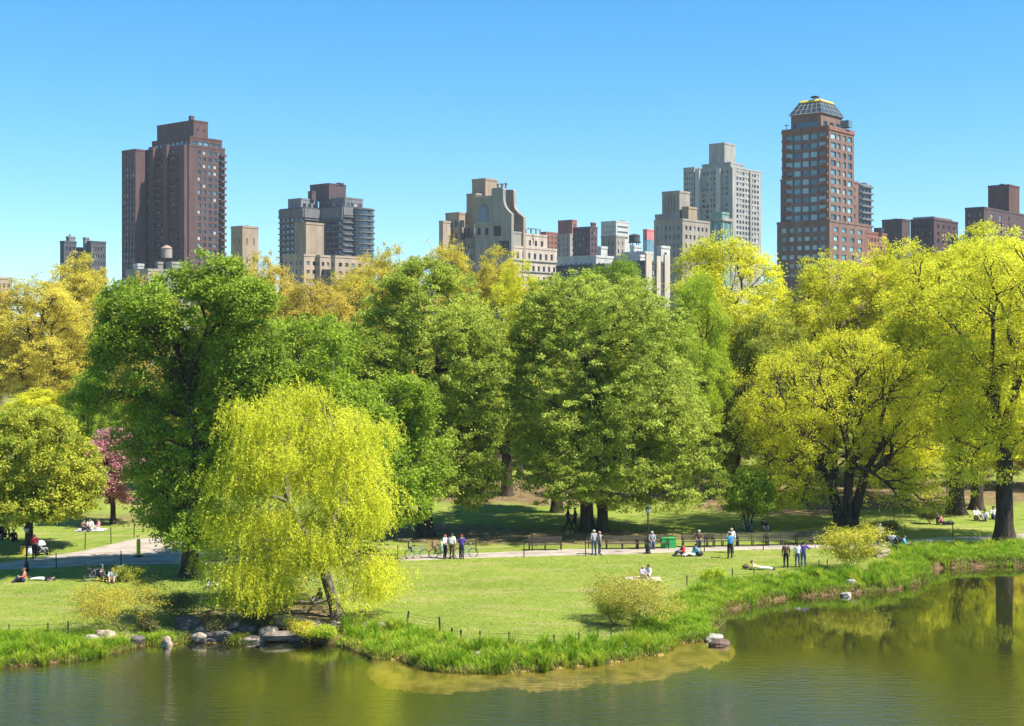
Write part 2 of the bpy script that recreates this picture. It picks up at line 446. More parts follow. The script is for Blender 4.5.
def skeleton(rg, tips, fork, tr, stems=1, lean=(0, 0), frac=.42, rmin=.012, tw=.5, upb=.12):
    """trunk, limbs and twigs that reach every tip; returns segments (p0,p1,r0,r1)"""
    S = []
    n = len(tips); kr = tr / n ** tw
    def rad(k): return max(rmin, kr * k ** tw)
    def bend(a, b, ra, rb, jit):
        mid = (a + b) / 2 + rg.normal(0, 1, 3) * jit * np.linalg.norm(b - a) + np.array([0, 0, .04 * np.linalg.norm(b - a)])
        S.append((a, mid, ra, (ra + rb) / 2)); S.append((mid, b, (ra + rb) / 2, rb))
    def grow(p, T, r):
        k = len(T)
        if k == 1:
            bend(p, T[0], min(r, rad(1)), rmin * .7, .07); return
        g = 2 if k < 40 or rg.random() < .6 else 3
        c = T[rg.choice(k, min(g, k), replace=False)]
        for _ in range(3):
            lab = np.argmin(((T[:, None] - c[None]) ** 2).sum(2), 1)
            c = np.array([T[lab == j].mean(0) if (lab == j).any() else c[j] for j in range(len(c))])
        if len(np.unique(lab)) < 2: lab = np.arange(k) % 2
        for j in range(len(c)):
            s = T[lab == j]
            if len(s) == 0: continue
            cen = s.mean(0); d = cen - p; f = frac if len(s) > 1 else .5
            q = p + d * f + rg.normal(0, .05, 3) * np.linalg.norm(d) + np.array([0, 0, upb * np.linalg.norm(d) * f])
            rb = rad(len(s)); bend(p, q, min(r, rb * 1.12), rb, .05)
            grow(q, s, rb)
    base = np.array([0., 0., 0.])
    if stems == 1:
        top = np.array([lean[0], lean[1], fork])
        grow(top, tips, tr)
        return S, [(base, top, tr)]
    ang = np.arctan2(tips[:, 1], tips[:, 0]); order = np.argsort(ang)
    stem = []
    for j in range(stems):
        s = tips[order[j * n // stems:(j + 1) * n // stems]]
        c = s.mean(0); f = fork * rg.uniform(.8, 1.2)
        b = np.array([c[0], c[1], 0]); b = b / max(np.linalg.norm(b), .01) * tr * .55
        top = b + np.array([c[0] * .21, c[1] * .21, f])
        rj = tr / stems ** .5 * rg.uniform(.85, 1.15)
        stem.append((b, top, rj)); grow(top, s, rj)
    return S, stem

def seg_mesh(name, S, trunks, m, flare=.7):
    Vs = []; Qs = []; off = 0
    S = [s for s in S if np.linalg.norm(s[1] - s[0]) > 1e-4]
    if S:
        A = np.array([s[0] for s in S]); B = np.array([s[1] for s in S]); ra = np.array([s[2] for s in S]); rb = np.array([s[3] for s in S])
        for sel, n in ((ra > .07, 7), ((ra <= .07) & (ra > .025), 5), (ra <= .025, 3)):
            if not sel.any(): continue
            a, b = A[sel], B[sel]; d = b - a; d /= np.linalg.norm(d, axis=1)[:, None]
            b = b + d * rb[sel][:, None] * .5
            u = np.where(np.abs(d[:, 2:3]) < .9, np.array([[0, 0, 1.]]), np.array([[1., 0, 0]]))
            e1 = np.cross(d, u); e1 /= np.linalg.norm(e1, axis=1)[:, None]; e2 = np.cross(d, e1)
            t = np.arange(n) * 2 * np.pi / n
            ring = e1[:, None] * np.cos(t)[None, :, None] + e2[:, None] * np.sin(t)[None, :, None]
            V = np.concatenate([a[:, None] + ring * ra[sel][:, None, None], b[:, None] + ring * rb[sel][:, None, None]], 1)
            k = np.arange(n); q = np.stack([k, (k + 1) % n, (k + 1) % n + n, k + n], 1)
            Q = (np.arange(len(a)) * 2 * n)[:, None, None] + q[None] + off
            Vs.append(V.reshape(-1, 3)); Qs.append(Q.reshape(-1, 4)); off += len(V) * 2 * n
    rg = np.random.RandomState(5)
    for b, top, r in trunks:
        n = 14; h = np.linalg.norm(top - b); zs = np.r_[-.25, 0, .12, .3, .6, 1.0, np.linspace(1.5, max(h, 1.8), 7)] if h > 1.6 else np.linspace(-.1, h, 6)
        zs = zs[zs <= h + .01]; zs = np.r_[zs, h + r * .3]
        ph = rg.uniform(0, 6.28, 3); V = []
        ben = rg.normal(0, .012, 2) * h
        for z in zs:
            f = max(z, 0) / h; c = b + (top - b) * f + np.r_[ben * math.sin(f * math.pi), 0]
            if z < 0: c = b + np.array([0, 0, z])
            fl = flare * math.exp(-max(z, 0) / (.9 * r + .05)); k = np.arange(n) * 2 * np.pi / n
            rr = r * (1.08 - .10 * f) * (1 + fl * (.8 + .6 * np.sin(5 * k + ph[0]) * .6) + .05 * np.sin(3 * k + ph[1]) + .03 * np.sin(7 * k + z * 2))
            V.append(np.stack([c[0] + rr * np.cos(k), c[1] + rr * np.sin(k), np.full(n, c[2])], 1))
        V = np.concatenate(V); m_ = len(zs); k = np.arange(n)
        Q = np.concatenate([np.stack([i * n + k, i * n + (k + 1) % n, (i + 1) * n + (k + 1) % n, (i + 1) * n + k], 1) for i in range(m_ - 1)]) + off
        Vs.append(V); Qs.append(Q); off += len(V)
    return np_indexed(name, np.concatenate(Vs), np.concatenate(Qs), m)

def norm(v): return v / np.maximum(np.linalg.norm(v, axis=1), 1e-9)[:, None]
def leaves(rg, P, out, size, up=.55, ow=.45, rw=.65, asp=.55, tint=None, hang=0.0):
    n = len(P)
    N_ = norm(out * ow + np.array([0, 0, up]) + rg.normal(0, 1, (n, 3)) * rw)
    t = rg.normal(0, 1, (n, 3)); t[:, 2] -= hang * 3
    t = norm(t - N_ * (t * N_).sum(1)[:, None]); b = np.cross(N_, t)
    s = size * rg.uniform(.65, 1.25, n)[:, None] * .5
    dro = N_ * s * .35
    V = np.stack([P - t * s, P + b * s * asp - dro * 0, P + t * s - dro, P - b * s * asp - dro * .0], 1).reshape(-1, 3)
    return V, np.repeat(tint, 4)

def crown_mesh(name, rg, tips, cen, m, K=45, clump=.5, flat=.6, size=.24, up=.55, ow=.45, rw=.65, asp=.55, strands=0, slen=(1, 3), sstep=.13, grad=0.0, below=.35):
    n = len(tips); out = norm(tips - np.array(cen))
    tt = rg.normal(.5, .17, n) + .10 * noise3(tips, 3.0, 2)
    Vs = []; Ts = []
    if K:
        idx = np.repeat(np.arange(n), K); idx = idx[rg.random(len(idx)) < rg.uniform(.6, 1, n)[idx]]
        o = rg.normal(0, 1, (len(idx), 3)) * (clump * rg.uniform(.65, 1.3, n)[idx])[:, None] * np.array([1, 1, flat]) * .6
        P = tips[idx] + o - np.array([0, 0, .12]) * ((o[:, :2] ** 2).sum(1) / max(clump, .1) ** 2)[:, None] * clump
        ok = P[:, 2] > below
        idx = idx[ok]; P = P[ok]
        V, T = leaves(rg, P, out[idx], size, up, ow, rw, asp, np.clip(tt[idx] + rg.normal(0, .14, len(idx)), 0, 1)); Vs.append(V); Ts.append(T)
    if strands:
        st = np.repeat(np.arange(n), strands); s0 = tips[st] + rg.normal(0, 1, (len(st), 3)) * np.array([.45, .45, .3])
        Ln = rg.uniform(*slen, len(st)); Ln = np.minimum(Ln, s0[:, 2] - below - .1); Ln = np.maximum(Ln, .1)
        m_ = int(max(slen) / sstep); k = np.arange(m_) * sstep
        oh = out[st].copy(); oh[:, 2] = 0; oh = norm(oh + rg.normal(0, .5, oh.shape) * np.array([1, 1, 0]))
        PP = []; TT = []; II = []
        for s in k:
            a = s < Ln
            if not a.any(): break
            P = s0[a] + oh[a] * (.55 * (1 - math.exp(-s * 1.1))) - np.array([0, 0, 1]) * (s * s / (s + .35)) + rg.normal(0, .05, (a.sum(), 3))
            PP.append(P); II.append(st[a]); TT.append(tt[st[a]] + .05 * s)
        P = np.concatenate(PP); I = np.concatenate(II); T0 = np.concatenate(TT)
        V, T = leaves(rg, P, out[I], size * 1.15, up * .7, ow, rw, asp * .7, np.clip(T0 + rg.normal(0, .14, len(P)), 0, 1), hang=.6); Vs.append(V); Ts.append(T)
    return np_mesh(name, np.concatenate(Vs), 4, m, np.concatenate(Ts))

def lob(L, base, s, seed=0, dep=.9, extra=True, gr=1.13):
    """crown lobes given as picture outline (cx, cy, rx, ry) around the trunk base -> metres, with depth of their own"""
    r = np.random.RandomState(seed); o = []; L = [(a, c, d * gr, e * (1 + (gr - 1) * .6)) for a, c, d, e in L]
    W = max(abs(c[0] - base[0]) + c[2] for c in L) / s
    for cx, cy, rx, ry in L:
        x = (cx - base[0]) / s; rxm = rx / s
        room = max(0, (W ** 2 - x ** 2)) ** .5 - rxm * dep
        y = r.uniform(-1, .6) * max(room, 0) * .75
        o.append((x, y, (base[1] - cy) / s, rxm, rxm * dep, ry / s))
        if extra and room > rxm * .5: o.append((x * .8, -y * .9 + .1, (base[1] - cy) / s, rxm * .9, rxm * dep * .9, ry / s * .92))
    return o

def dome(Hh, W, cb, seed, n=15, flat=1.0, low=.55):
    """lobes heaped into a rounded free-standing crown"""
    r = np.random.RandomState(seed); o = []
    hh = Hh - cb
    o.append((0, 0, cb + hh * .5, W * .36, W * .36, hh * .46))
    for i in range(n):
        a = i * 2.4 + r.uniform(-.4, .4); t = (i + .5) / n
        R_ = W * .34 * math.sqrt(max(0, 1 - (1.9 * (t - .42)) ** 2 if t > .42 else 1 - (low * (t - .42) / .42) ** 2))
        rr = W * r.uniform(.16, .23)
        o.append((R_ * math.cos(a), R_ * math.sin(a), cb + hh * (.12 + .76 * t), rr, rr, rr * r.uniform(.7, .95)))
    return o

TREES = {}
NLEAF = [0]
def tree_kind(key, lobes, ntips, fork, tr, leafmat, seed, stems=1, gap=None, gs=2.0, inner=.5, bark='bark', lean=(0, 0), frac=.42, rmin=.014, tw=.5, upb=.12, flare=.7, **cr):
    rg = np.random.default_rng(seed)
    ntips = int(ntips * 1.3); cr['K'] = int(cr['K'] * 1.75); cr['size'] *= .96; gap = gap if gap is None else gap - .18
    tips = sample_lobes(rg, lobes, ntips, inner, gap, gs, seed)
    S, T = skeleton(rg, tips, fork, tr, stems, lean, frac, rmin, tw, upb)
    tm = seg_mesh(key + '_trunk', S, T, M[bark], flare)
    cen = tips.mean(0) * np.array([1, 1, .85])
    cm = crown_mesh(key + '_crown', rg, tips, cen, LM[leafmat], **cr)
    NLEAF[0] += len(cm.polygons)
    TREES[key] = (tm, cm, np.percentile(tips[:, 2], 98.5), 2 * np.percentile(np.hypot(tips[:, 0], tips[:, 1]), 94))

def place_tree(key, name, label, x, y, s=1.0, rot=0.0, leaf=None, bark=None, cat='tree', group=None, sz=None, z=None):
    tm, cm, hh, ww = TREES[key]
    t = thing(name, label, cat, (x, y, (z1(x, y) if z is None else z) - .03), rot, group)
    t.scale = (s, s, sz or s)
    tr = link('trunk' if cat == 'tree' else 'stem', tm, t); cr = link('crown' if cat == 'tree' else 'foliage', cm, t)
    for o, mm in ((cr, leaf and LM[leaf]), (tr, bark and M[bark])):
        if mm:
            o.material_slots[0].link = 'OBJECT'; o.material_slots[0].material = mm
    return t
def tree_px(key, name, label, px, top, d, wpx=None, rot=0.0, leaf=None, **k):
    """put a copy of a kind at distance d so that it stands at column px and reaches row top; wpx = crown width in px"""
    x = (px - 512) * d / F; z = z1(x, d); hh = H + (YH - top) * d / F - z
    sz = hh / (TREES[key][2] + .4); s = sz if wpx is None else (wpx * d / F) / TREES[key][3]
    s = min(max(s, sz * .6), sz * 1.6)
    return place_tree(key, name, label, x, d, s, rot, leaf, sz=sz, z=z, **k)

def trees():
    def at(px, py): x, y, z = gp(px, py); return x, y, F / y
    # dark green tree by the path
    x, y, s = at(190, 576); b = (190, 576)
    tree_kind('elm', lob([(215, 320, 62, 55), (130, 312, 36, 34), (222, 278, 34, 24), (150, 375, 52, 40), (190, 430, 72, 65), (175, 505, 42, 42), (88, 402, 26, 22),
                          (268, 362, 32, 46), (255, 300, 30, 28), (120, 345, 24, 22), (165, 300, 26, 22), (215, 490, 36, 46), (225, 400, 44, 40), (205, 535, 26, 20), (180, 350, 30, 24)], b, s, 3, .9, False, 1.02),
              1500, 3.6, .50, 'elm', 11, gap=-.42, gs=1.6, K=56, clump=.55, size=.23, flat=.55, below=2.0)
    place_tree('elm', 'shade_tree', 'tall dark green shade tree standing beside the yellow post on the path', x, y)
    # lime willow at the water
    x, y, s = at(338, 617); b = (338, 617)
    ENV = [(384, 280, 302), (392, 256, 330), (410, 232, 375), (440, 222, 392), (470, 218, 400), (500, 214, 402), (530, 208, 395), (560, 204, 388), (590, 208, 376), (606, 228, 300)]
    r = np.random.RandomState(4); WL = []
    while len(WL) < 130:
        cy = 386 + 218 * ((len(WL) * .618034) % 1); lo, hi = np.interp(cy, [e[0] for e in ENV], [e[1] for e in ENV]), np.interp(cy, [e[0] for e in ENV], [e[2] for e in ENV])
        rx = r.uniform(13, 27); cx = lo + rx * .6 + (hi - lo - 1.2 * rx) * ((len(WL) * .7548777 + r.uniform(0, .12)) % 1) if hi - lo > rx * 1.3 else (lo + hi) / 2
        if cy > 550 and 300 < cx < 345: cx += 45 if cx > 322 else -40
        hw = (hi - lo) / 2 / s; dx = (cx - (lo + hi) / 2) / s; dm = math.sqrt(max(hw * hw - dx * dx, 0)) * .85
        y_ = dm * (1 if r.random() < .34 else -1) * r.uniform(.5, 1) ** .5 if r.random() < .75 else r.uniform(-dm, dm)
        WL.append(((cx - b[0]) / s, y_, (b[1] - cy) / s, rx / s, rx / s * .9, r.uniform(7, 12) / s))
    tree_kind('willow', WL, 900, 2.6, .31, 'lime', 12, lean=(-.8, .2), gap=-.5, gs=.8, inner=.15, bark='bark_pale', K=4, clump=.34, flat=.5, size=.15, asp=.40, strands=9, slen=(.3, 1.6), sstep=.07, up=.65, below=.7)
    place_tree('willow', 'willow_tree', 'lime yellow weeping willow leaning over the rocks at the pond edge', x, y)
    # two great rounded trees
    x, y, s = at(587, 531); b = (587, 531)
    tree_kind('linden', lob([(598, 385, 92, 106), (585, 335, 62, 58), (575, 298, 44, 26), (540, 395, 40, 70), (640, 400, 70, 76), (682, 445, 40, 48), (700, 480, 28, 28), (560, 470, 50, 30), (640, 488, 60, 24),
                             (534, 335, 30, 42), (645, 335, 46, 42), (676, 395, 36, 48), (548, 308, 28, 30), (618, 306, 36, 30), (600, 450, 70, 50)], b, s, 7, .95, True, 1.04),
              2900, 3.4, .50, 'linden', 13, flare=.4, gap=-.8, gs=1.0, K=40, clump=.40, size=.215, flat=.5, below=1.9)
    place_tree('linden', 'linden_tree', 'huge rounded green tree behind the couple on the path', x, y)
    g2 = gp(601, 532)
    x, y, s = at(425, 536); b = (425, 536)
    tree_kind('beech', lob([(426, 375, 76, 100), (425, 312, 58, 46), (422, 278, 34, 20), (384, 345, 42, 46), (375, 385, 34, 40), (472, 350, 36, 50), (478, 420, 32, 56), (440, 440, 56, 52), (474, 478, 30, 26), (385, 395, 34, 46), (410, 475, 40, 26)], b, s, 8, .95, True, 1.06),
              2500, 3.4, .52, 'linden', 14, gap=-.8, gs=1.0, K=40, clump=.40, size=.215, flat=.5, below=1.9)
    place_tree('beech', 'shade_tree', 'big domed green tree with dark trunk behind the three blue bicycles', x, y)
    x, y, s = at(331, 556); b = (331, 556)
    tree_kind('maple', lob([(316, 350, 34, 34), (346, 402, 34, 28), (398, 412, 38, 36), (425, 452, 28, 28), (400, 488, 38, 34), (330, 440, 46, 50), (300, 390, 30, 34), (365, 470, 46, 46), (356, 440, 44, 38), (416, 395, 20, 18)], b, s, 9),
              1150, 3.2, .42, 'green', 15, gap=-.45, gs=1.5, K=52, clump=.6, size=.26, flat=.55, below=1.9, bark='bark_pale')
    place_tree('maple', 'maple_tree', 'bright green spreading tree right behind the lime willow', x, y)
    # many stemmed yellow tree on the right
    x, y, s = at(846, 526); b = (846, 526)
    tree_kind('vase', lob([(840, 366, 72, 32), (790, 388, 54, 36), (892, 394, 50, 44), (768, 420, 32, 26), (922, 430, 30, 40), (850, 405, 66, 34), (785, 458, 36, 28), (890, 455, 36, 34), (812, 430, 40, 36),
                           (905, 495, 30, 28), (780, 488, 38, 24), (928, 470, 26, 30), (760, 400, 24, 22), (850, 350, 40, 20)], b, s, 10),
              1250, 4.6, .80, 'limegold', 16, stems=5, gap=-.35, gs=1.2, frac=.36, upb=.05, K=30, clump=.5, size=.17, strands=2, slen=(.3, 1.3), sstep=.12, up=.6, below=1.4)
    place_tree('vase', 'willow_tree', 'yellow lime tree with many dark stems fanning out above a yellow bush', x, y)
    # golden oaks on the right
    x, y, s = at(1005, 542); b = (1005, 542)
    tree_kind('oak', lob([(990, 325, 60, 55), (1004, 268, 44, 30), (1015, 400, 46, 58), (962, 385, 38, 50), (975, 455, 36, 34), (1062, 340, 50, 74), (955, 310, 36, 40), (1034, 290, 44, 38), (1050, 430, 44, 40), (990, 390, 44, 50)], b, s, 11),
              1250, 6.0, .60, 'limegold', 17, gap=-.3, gs=1.1, frac=.38, K=34, clump=.52, size=.20, flat=.6, below=2.5)
    place_tree('oak', 'oak_tree', 'tall golden oak at the right edge whose thick trunk stands alone beside the water', x, y)
    # front left
    x, y, s = at(29, 549); b = (29, 549)
    tree_kind('roundmaple', lob([(30, 455, 64, 44), (45, 482, 54, 36), (8, 445, 44, 34), (62, 500, 36, 20), (0, 498, 46, 24), (35, 425, 36, 20), (78, 470, 24, 28), (28, 505, 50, 16)], b, s, 12, .9, True, .98),
              900, 2.6, .27, 'maple', 18, gap=-.8, gs=1.0, K=50, clump=.44, size=.23, flat=.6, below=1.7)
    place_tree('roundmaple', 'maple_tree', 'low rounded yellow green tree behind the lamp post on the lawn', x, y)
    # generic kinds
    tree_kind('broad', dome(22, 15, 4.5, 21), 1150, 4.0, .45, 'gold', 19, gap=-.35, gs=1.2, K=38, clump=.55, size=.23, flat=.55, below=2)
    tree_kind('broader', dome(24, 15, 5.0, 22, 18), 1300, 5.0, .5, 'ochre', 20, gap=-.3, gs=1.1, frac=.36, K=36, clump=.52, size=.22, flat=.6, below=2)
    tree_kind('leafy', dome(20, 13, 2.5, 23, 16), 1200, 3.0, .42, 'olive', 22, gap=-.6, gs=1.3, K=42, clump=.56, size=.25, flat=.55, below=1)
    tree_kind('airy', dome(23, 12, 5, 24, 13, low=.8), 1250, 7, .42, 'bright', 23, gap=-.5, gs=1.4, frac=.36, K=36, clump=.6, size=.22, flat=.55, below=2)
    tree_kind('small', dome(5.2, 4.6, 1.2, 25, 9), 300, 1.0, .13, 'green', 24, stems=3, gap=-.5, gs=.8, rmin=.01, K=36, clump=.36, size=.19, below=.8)
    tree_kind('cherry', dome(7.5, 5.6, 1.6, 26, 10), 520, 1.6, .2, 'pink', 25, gap=-.6, gs=.8, K=38, clump=.36, size=.19, below=1.0)
    T = tree_px
    # right hand golden mass
    T('oak', 'oak_tree', 'golden oak whose dark trunk rises behind the picnickers, left one of the trunk pair', 957, 250, 121, None, 2.1)
    T('broader', 'oak_tree', 'golden oak, right one of the trunk pair behind the white shirted picnickers', 977, 243, 124, 150, 4.0, 'limegold')
    T('broader', 'oak_tree', 'ochre tree crown just below the lower right wing of the round topped red tower', 832, 262, 150, 150, .7, 'limegold')
    T('broad', 'oak_tree', 'golden tree crown in front of the low dark flat roofed block', 900, 250, 146, 140, 2.6, 'limegold')
    T('broad', 'oak_tree', 'tallest golden tree crown under the dark block at the right edge', 985, 234, 150, 140, 1.1, 'limegold')
    T('leafy', 'ash_tree', 'olive green tree left of the yellow fanning tree', 768, 318, 133, 95, .4, 'olive')
    T('leafy', 'ash_tree', 'olive tree hanging low behind the small three stemmed tree', 735, 378, 138, 75, 1.9, 'olive')
    T('broad', 'oak_tree', 'golden tree behind the crown of the yellow fanning tree', 905, 318, 131, 120, 5.1, 'limegold')
    T('airy', 'elm_tree', 'tall yellow green tree in front of the pale grey high tower', 722, 242, 142, 128, 1.0, 'limegold')
    T('airy', 'elm_tree', 'slim bright green tree in front of the tall yellow green one', 697, 278, 130, 62, 3.0, 'bright')
    T('broad', 'elm_tree', 'yellow green tree in the gap between the grey tower and the red tower', 775, 292, 158, 90, 4.4, 'limegold')
    # golden row behind the green trees
    T('broad', 'oak_tree', 'ochre tree below the narrow beige block with two windows', 262, 262, 165, 90, .3, 'ochre')
    T('broader', 'oak_tree', 'ochre tree below the stepped beige flats', 312, 284, 160, 100, 2.2, 'ochre')
    T('broad', 'oak_tree', 'golden tree top right of the dark rounded balcony block', 392, 254, 168, 80, 3.3, 'gold')
    T('broader', 'oak_tree', 'golden tree top below the scrolled gable building', 446, 248, 172, 90, 5.0, 'gold')
    T('broad', 'oak_tree', 'golden tree top below the cream wing of the gabled building', 497, 256, 170, 85, 1.4, 'gold')
    T('airy', 'elm_tree', 'feathery green tree top peeping over the huge rounded tree', 618, 264, 158, 92, 2.0, 'green')
    T('broad', 'oak_tree', 'golden tree top at the gap between the two great rounded trees', 520, 270, 150, 80, 2.7, 'limegold')
    # far left
    T('broader', 'oak_tree', 'golden tree top in front of the right end of the stepped flats', 352, 276, 174, 95, .8, 'gold')
    T('broad', 'oak_tree', 'ochre tree low in front of the left bay of the stepped flats', 288, 290, 178, 90, 4.1, 'ochre')
    T('broad', 'oak_tree', 'golden tree top left of the domed green tree peak', 372, 262, 182, 80, 5.3, 'ochre')
    T('broad', 'oak_tree', 'golden tree top between dark green tree and beige slit block', 238, 266, 176, 70, 1.2, 'ochre')
    T('broader', 'oak_tree', 'wide golden tree behind the low rounded tree at the left edge', 38, 282, 190, 128, .9, 'gold')
    T('broad', 'oak_tree', 'golden tree top under the small grey twin block on the left', 82, 261, 205, 95, 3.9, 'gold')
    T('broader', 'oak_tree', 'golden tree cut off by the left edge of the picture', -18, 288, 196, 110, 5.5, 'ochre')
    T('broad', 'oak_tree', 'ochre tree seen through gaps of the dark green tree', 148, 282, 150, 90, 2.9, 'ochre')
    T('leafy', 'ash_tree', 'low green tree between the golden tree and the pink cherry', 92, 372, 128, 60, 2.0, 'green')
    x, y, z = gp(113, 524)
    place_tree('cherry', 'cherry_tree', 'pink blossoming cherry behind the picnic blanket on the left', x, y, 1.05)
    x, y, z = gp(748, 531)
    place_tree('small', 'young_tree', 'small three stemmed green tree with a bicycle leaning on it', x, y, 1.0, .5)
    # second trunk of the huge tree stands as a tree of its own
    tree_kind('slimdark', dome(15, 6, 5.5, 31, 8), 330, 4.5, .40, 'linden', 32, flare=.4, gap=-.5, gs=1.2, K=40, clump=.5, size=.25, below=3)
    place_tree('slimdark', 'linden_tree', 'slimmer dark trunked tree close against the huge rounded tree', g2[0] + .15, g2[1] + .2, 1.0)
    # deep wood under and behind
    k = np.random.RandomState(9)
    deep = [('slimdark', 507, 372, 134, 80, 'linden', 'green tree in the shade between the two great rounded trees, thin trunk'),
            ('slimdark', 557, 380, 122, 70, 'linden', 'tree with thin straight trunk left of the two dark walkers'),
            ('leafy', 470, 360, 152, 110, 'olive', 'olive tree in the background under the domed tree'),
            ('broad', 640, 340, 165, 120, 'olive', 'background tree seen under the huge rounded tree beside the lamp'),
            ('leafy', 690, 330, 175, 120, 'green', 'background green tree behind the green bin'),
            ('broad', 600, 300, 180, 130, 'linden', 'pale green tree far behind the huge rounded tree'),
            ('leafy', 360, 330, 150, 110, 'green', 'green tree behind the crown of the bright green spreading tree'),
            ('leafy', 230, 330, 140, 110, 'green', 'green tree behind the dark green tree and the willow'),
            ('broad', 410, 320, 185, 130, 'olive', 'far tree behind the domed green tree'),
            ('leafy', 160, 400, 160, 100, 'olive', 'background tree behind the pink cherry'),
            ('leafy', 20, 425, 165, 100, 'olive', 'background green tree under the wide golden tree'),
            ('broad', 820, 330, 178, 140, 'limegold', 'far yellow tree behind the fanning stems'),
            ('broad', 1030, 300, 170, 140, 'gold', 'far golden tree at the right edge behind the thick trunk'),
            ('leafy', 930, 360, 172, 120, 'limegold', 'far yellow green tree behind the trunk pair'),
            ('broad', 545, 300, 215, 120, 'ochre', 'far ochre tree behind the gap between the green domes'),
            ('broad', 320, 320, 215, 130, 'gold', 'far golden tree below the stepped flats'),
            ('leafy', 740, 350, 210, 120, 'olive', 'far olive tree behind the small three stemmed tree'),
            ('broad', 880, 330, 220, 140, 'limegold', 'far lime tree under the golden canopy'),
            ('leafy', 1010, 380, 215, 140, 'olive', 'far olive tree between thick trunk and picture edge'),
            ('leafy', 450, 380, 215, 120, 'green', 'far green tree above the bicycles'),
            ('broad', 60, 340, 215, 140, 'gold', 'far golden tree between the rounded tree and the grey block'),
            ('leafy', 650, 380, 220, 130, 'green', 'far green tree above the lamp post'),
            ('leafy', 40, 392, 150, 90, 'limegold', 'yellow green tree just behind the low rounded tree'),
            ('leafy', 425, 405, 165, 100, 'green', 'green understorey tree behind the trunk of the domed tree'),
            ('leafy', 590, 410, 172, 100, 'olive', 'olive understorey tree behind the twin dark trunks'),
            ('leafy', 730, 425, 168, 95, 'green', 'green understorey tree behind the dark bicycle'),
            ('leafy', 795, 402, 150, 105, 'limegold', 'lime tree low behind the left stems of the fanning tree'),
            ('leafy', 895, 405, 143, 95, 'limegold', 'lime tree low behind the right stems of the fanning tree'),
            ('leafy', 1035, 395, 140, 100, 'gold', 'golden tree cut by the right edge behind the thick trunk'),
            ('leafy', 665, 395, 158, 110, 'linden', 'pale green tree between the huge rounded tree and the small three stemmed one'),
            ('leafy', 525, 400, 160, 100, 'olive', 'olive tree low in the gap between the two domes'),
            ('leafy', 200, 400, 220, 120, 'green', 'far green tree behind the trunk of the dark green tree')]
    for key, px, top, d, w, lf, lab in deep:
        T(key, 'woodland_tree', lab, px, top, d, w, k.uniform(0, 6.28), lf, group='woodland trees behind the lawn')

    # shrubs
    def blob(W, Hh, n, sd):
        r = np.random.RandomState(sd)
        return [(0, 0, Hh * .5, W * .28, W * .28, Hh * .34)] + [(r.uniform(-.32, .32) * W, r.uniform(-.3, .3) * W, Hh * r.uniform(.45, .72), W * r.uniform(.16, .26), W * r.uniform(.16, .24), Hh * r.uniform(.2, .3)) for _ in range(n)]
    def bush(key, name, label, px, py, W, Hh, leaf, sd, n=9, nt=420, K=26, size=.1, clump=.22, gap=-.6, rot=0, bark='twig', **k):
        tree_kind(key, blob(W, Hh, n, sd), nt, Hh * .12, .07, leaf, sd, stems=7, gap=gap, gs=.5, rmin=.007, K=K, size=size, clump=clump, below=.03, flare=.2, bark=bark, inner=.2, **k)
        x, y, z = gp(px, py)
        return place_tree(key, name, label, x, y, 1, rot, cat='bush')
    # sample_lobes keeps points above .8 m, so low bushes are built at double size and scaled
    def bush2(key, name, label, px, py, W, Hh, leaf, sd, **k):
        f = 3.0 if Hh < 1.6 else 2.0
        o = bush(key, name, label, px, py, W * f, Hh * f, leaf, sd, **{**k, 'size': k.get('size', .1) * f, 'clump': k.get('clump', .22) * f})
        o.scale = (1 / f,) * 3; return o
    bush2('bush_gold', 'bush', 'thin golden see-through bush on the bank left of the willow', 122, 631, 6.6, 3.0, 'goldbush', 41, n=14, nt=520, K=13, size=.085, clump=.32, gap=-.4)
    bush2('bush_round', 'bush', 'rounded yellow brown bush on the grassy point of the pond', 640, 626, 6.2, 3.1, 'bush', 42, n=12, nt=620, K=15, size=.09, clump=.26, gap=-.4)
    bush2('bush_shade_side', 'bush', 'added darker olive clump for the shaded left side of the rounded bush', 614, 626, 2.0, 1.9, 'olive', 43, n=8, nt=220, K=12, size=.09)  # extra clump: the rounded bush's shaded left side put into leaf colour
    bush2('bush_lime', 'bush', 'yellow lime bush right of the three standing friends', 852, 570, 5.2, 3.3, 'limebush', 44, n=13, nt=520, K=14, size=.12, clump=.3, gap=-.45)
    bush2('bush_tiny', 'bush', 'little lime sapling in tall grass near the round bush', 713, 583, 1.5, 1.15, 'bright', 45, n=5, nt=90, K=22, size=.11)
    bush2('bush_brier', 'bush', 'tangle of bare dark twigs beside the rock ledge', 182, 622, 2.7, 1.9, 'darkbush', 46, n=9, nt=420, K=5, size=.10, gap=-.5)
    bush2('bush_herb', 'bush', 'pale green weed clump beside the parked bicycles on the left', 128, 581, 2.2, 1.1, 'olive', 47, n=6, nt=110, K=16, size=.1)
    TREES['bush_low'] = None
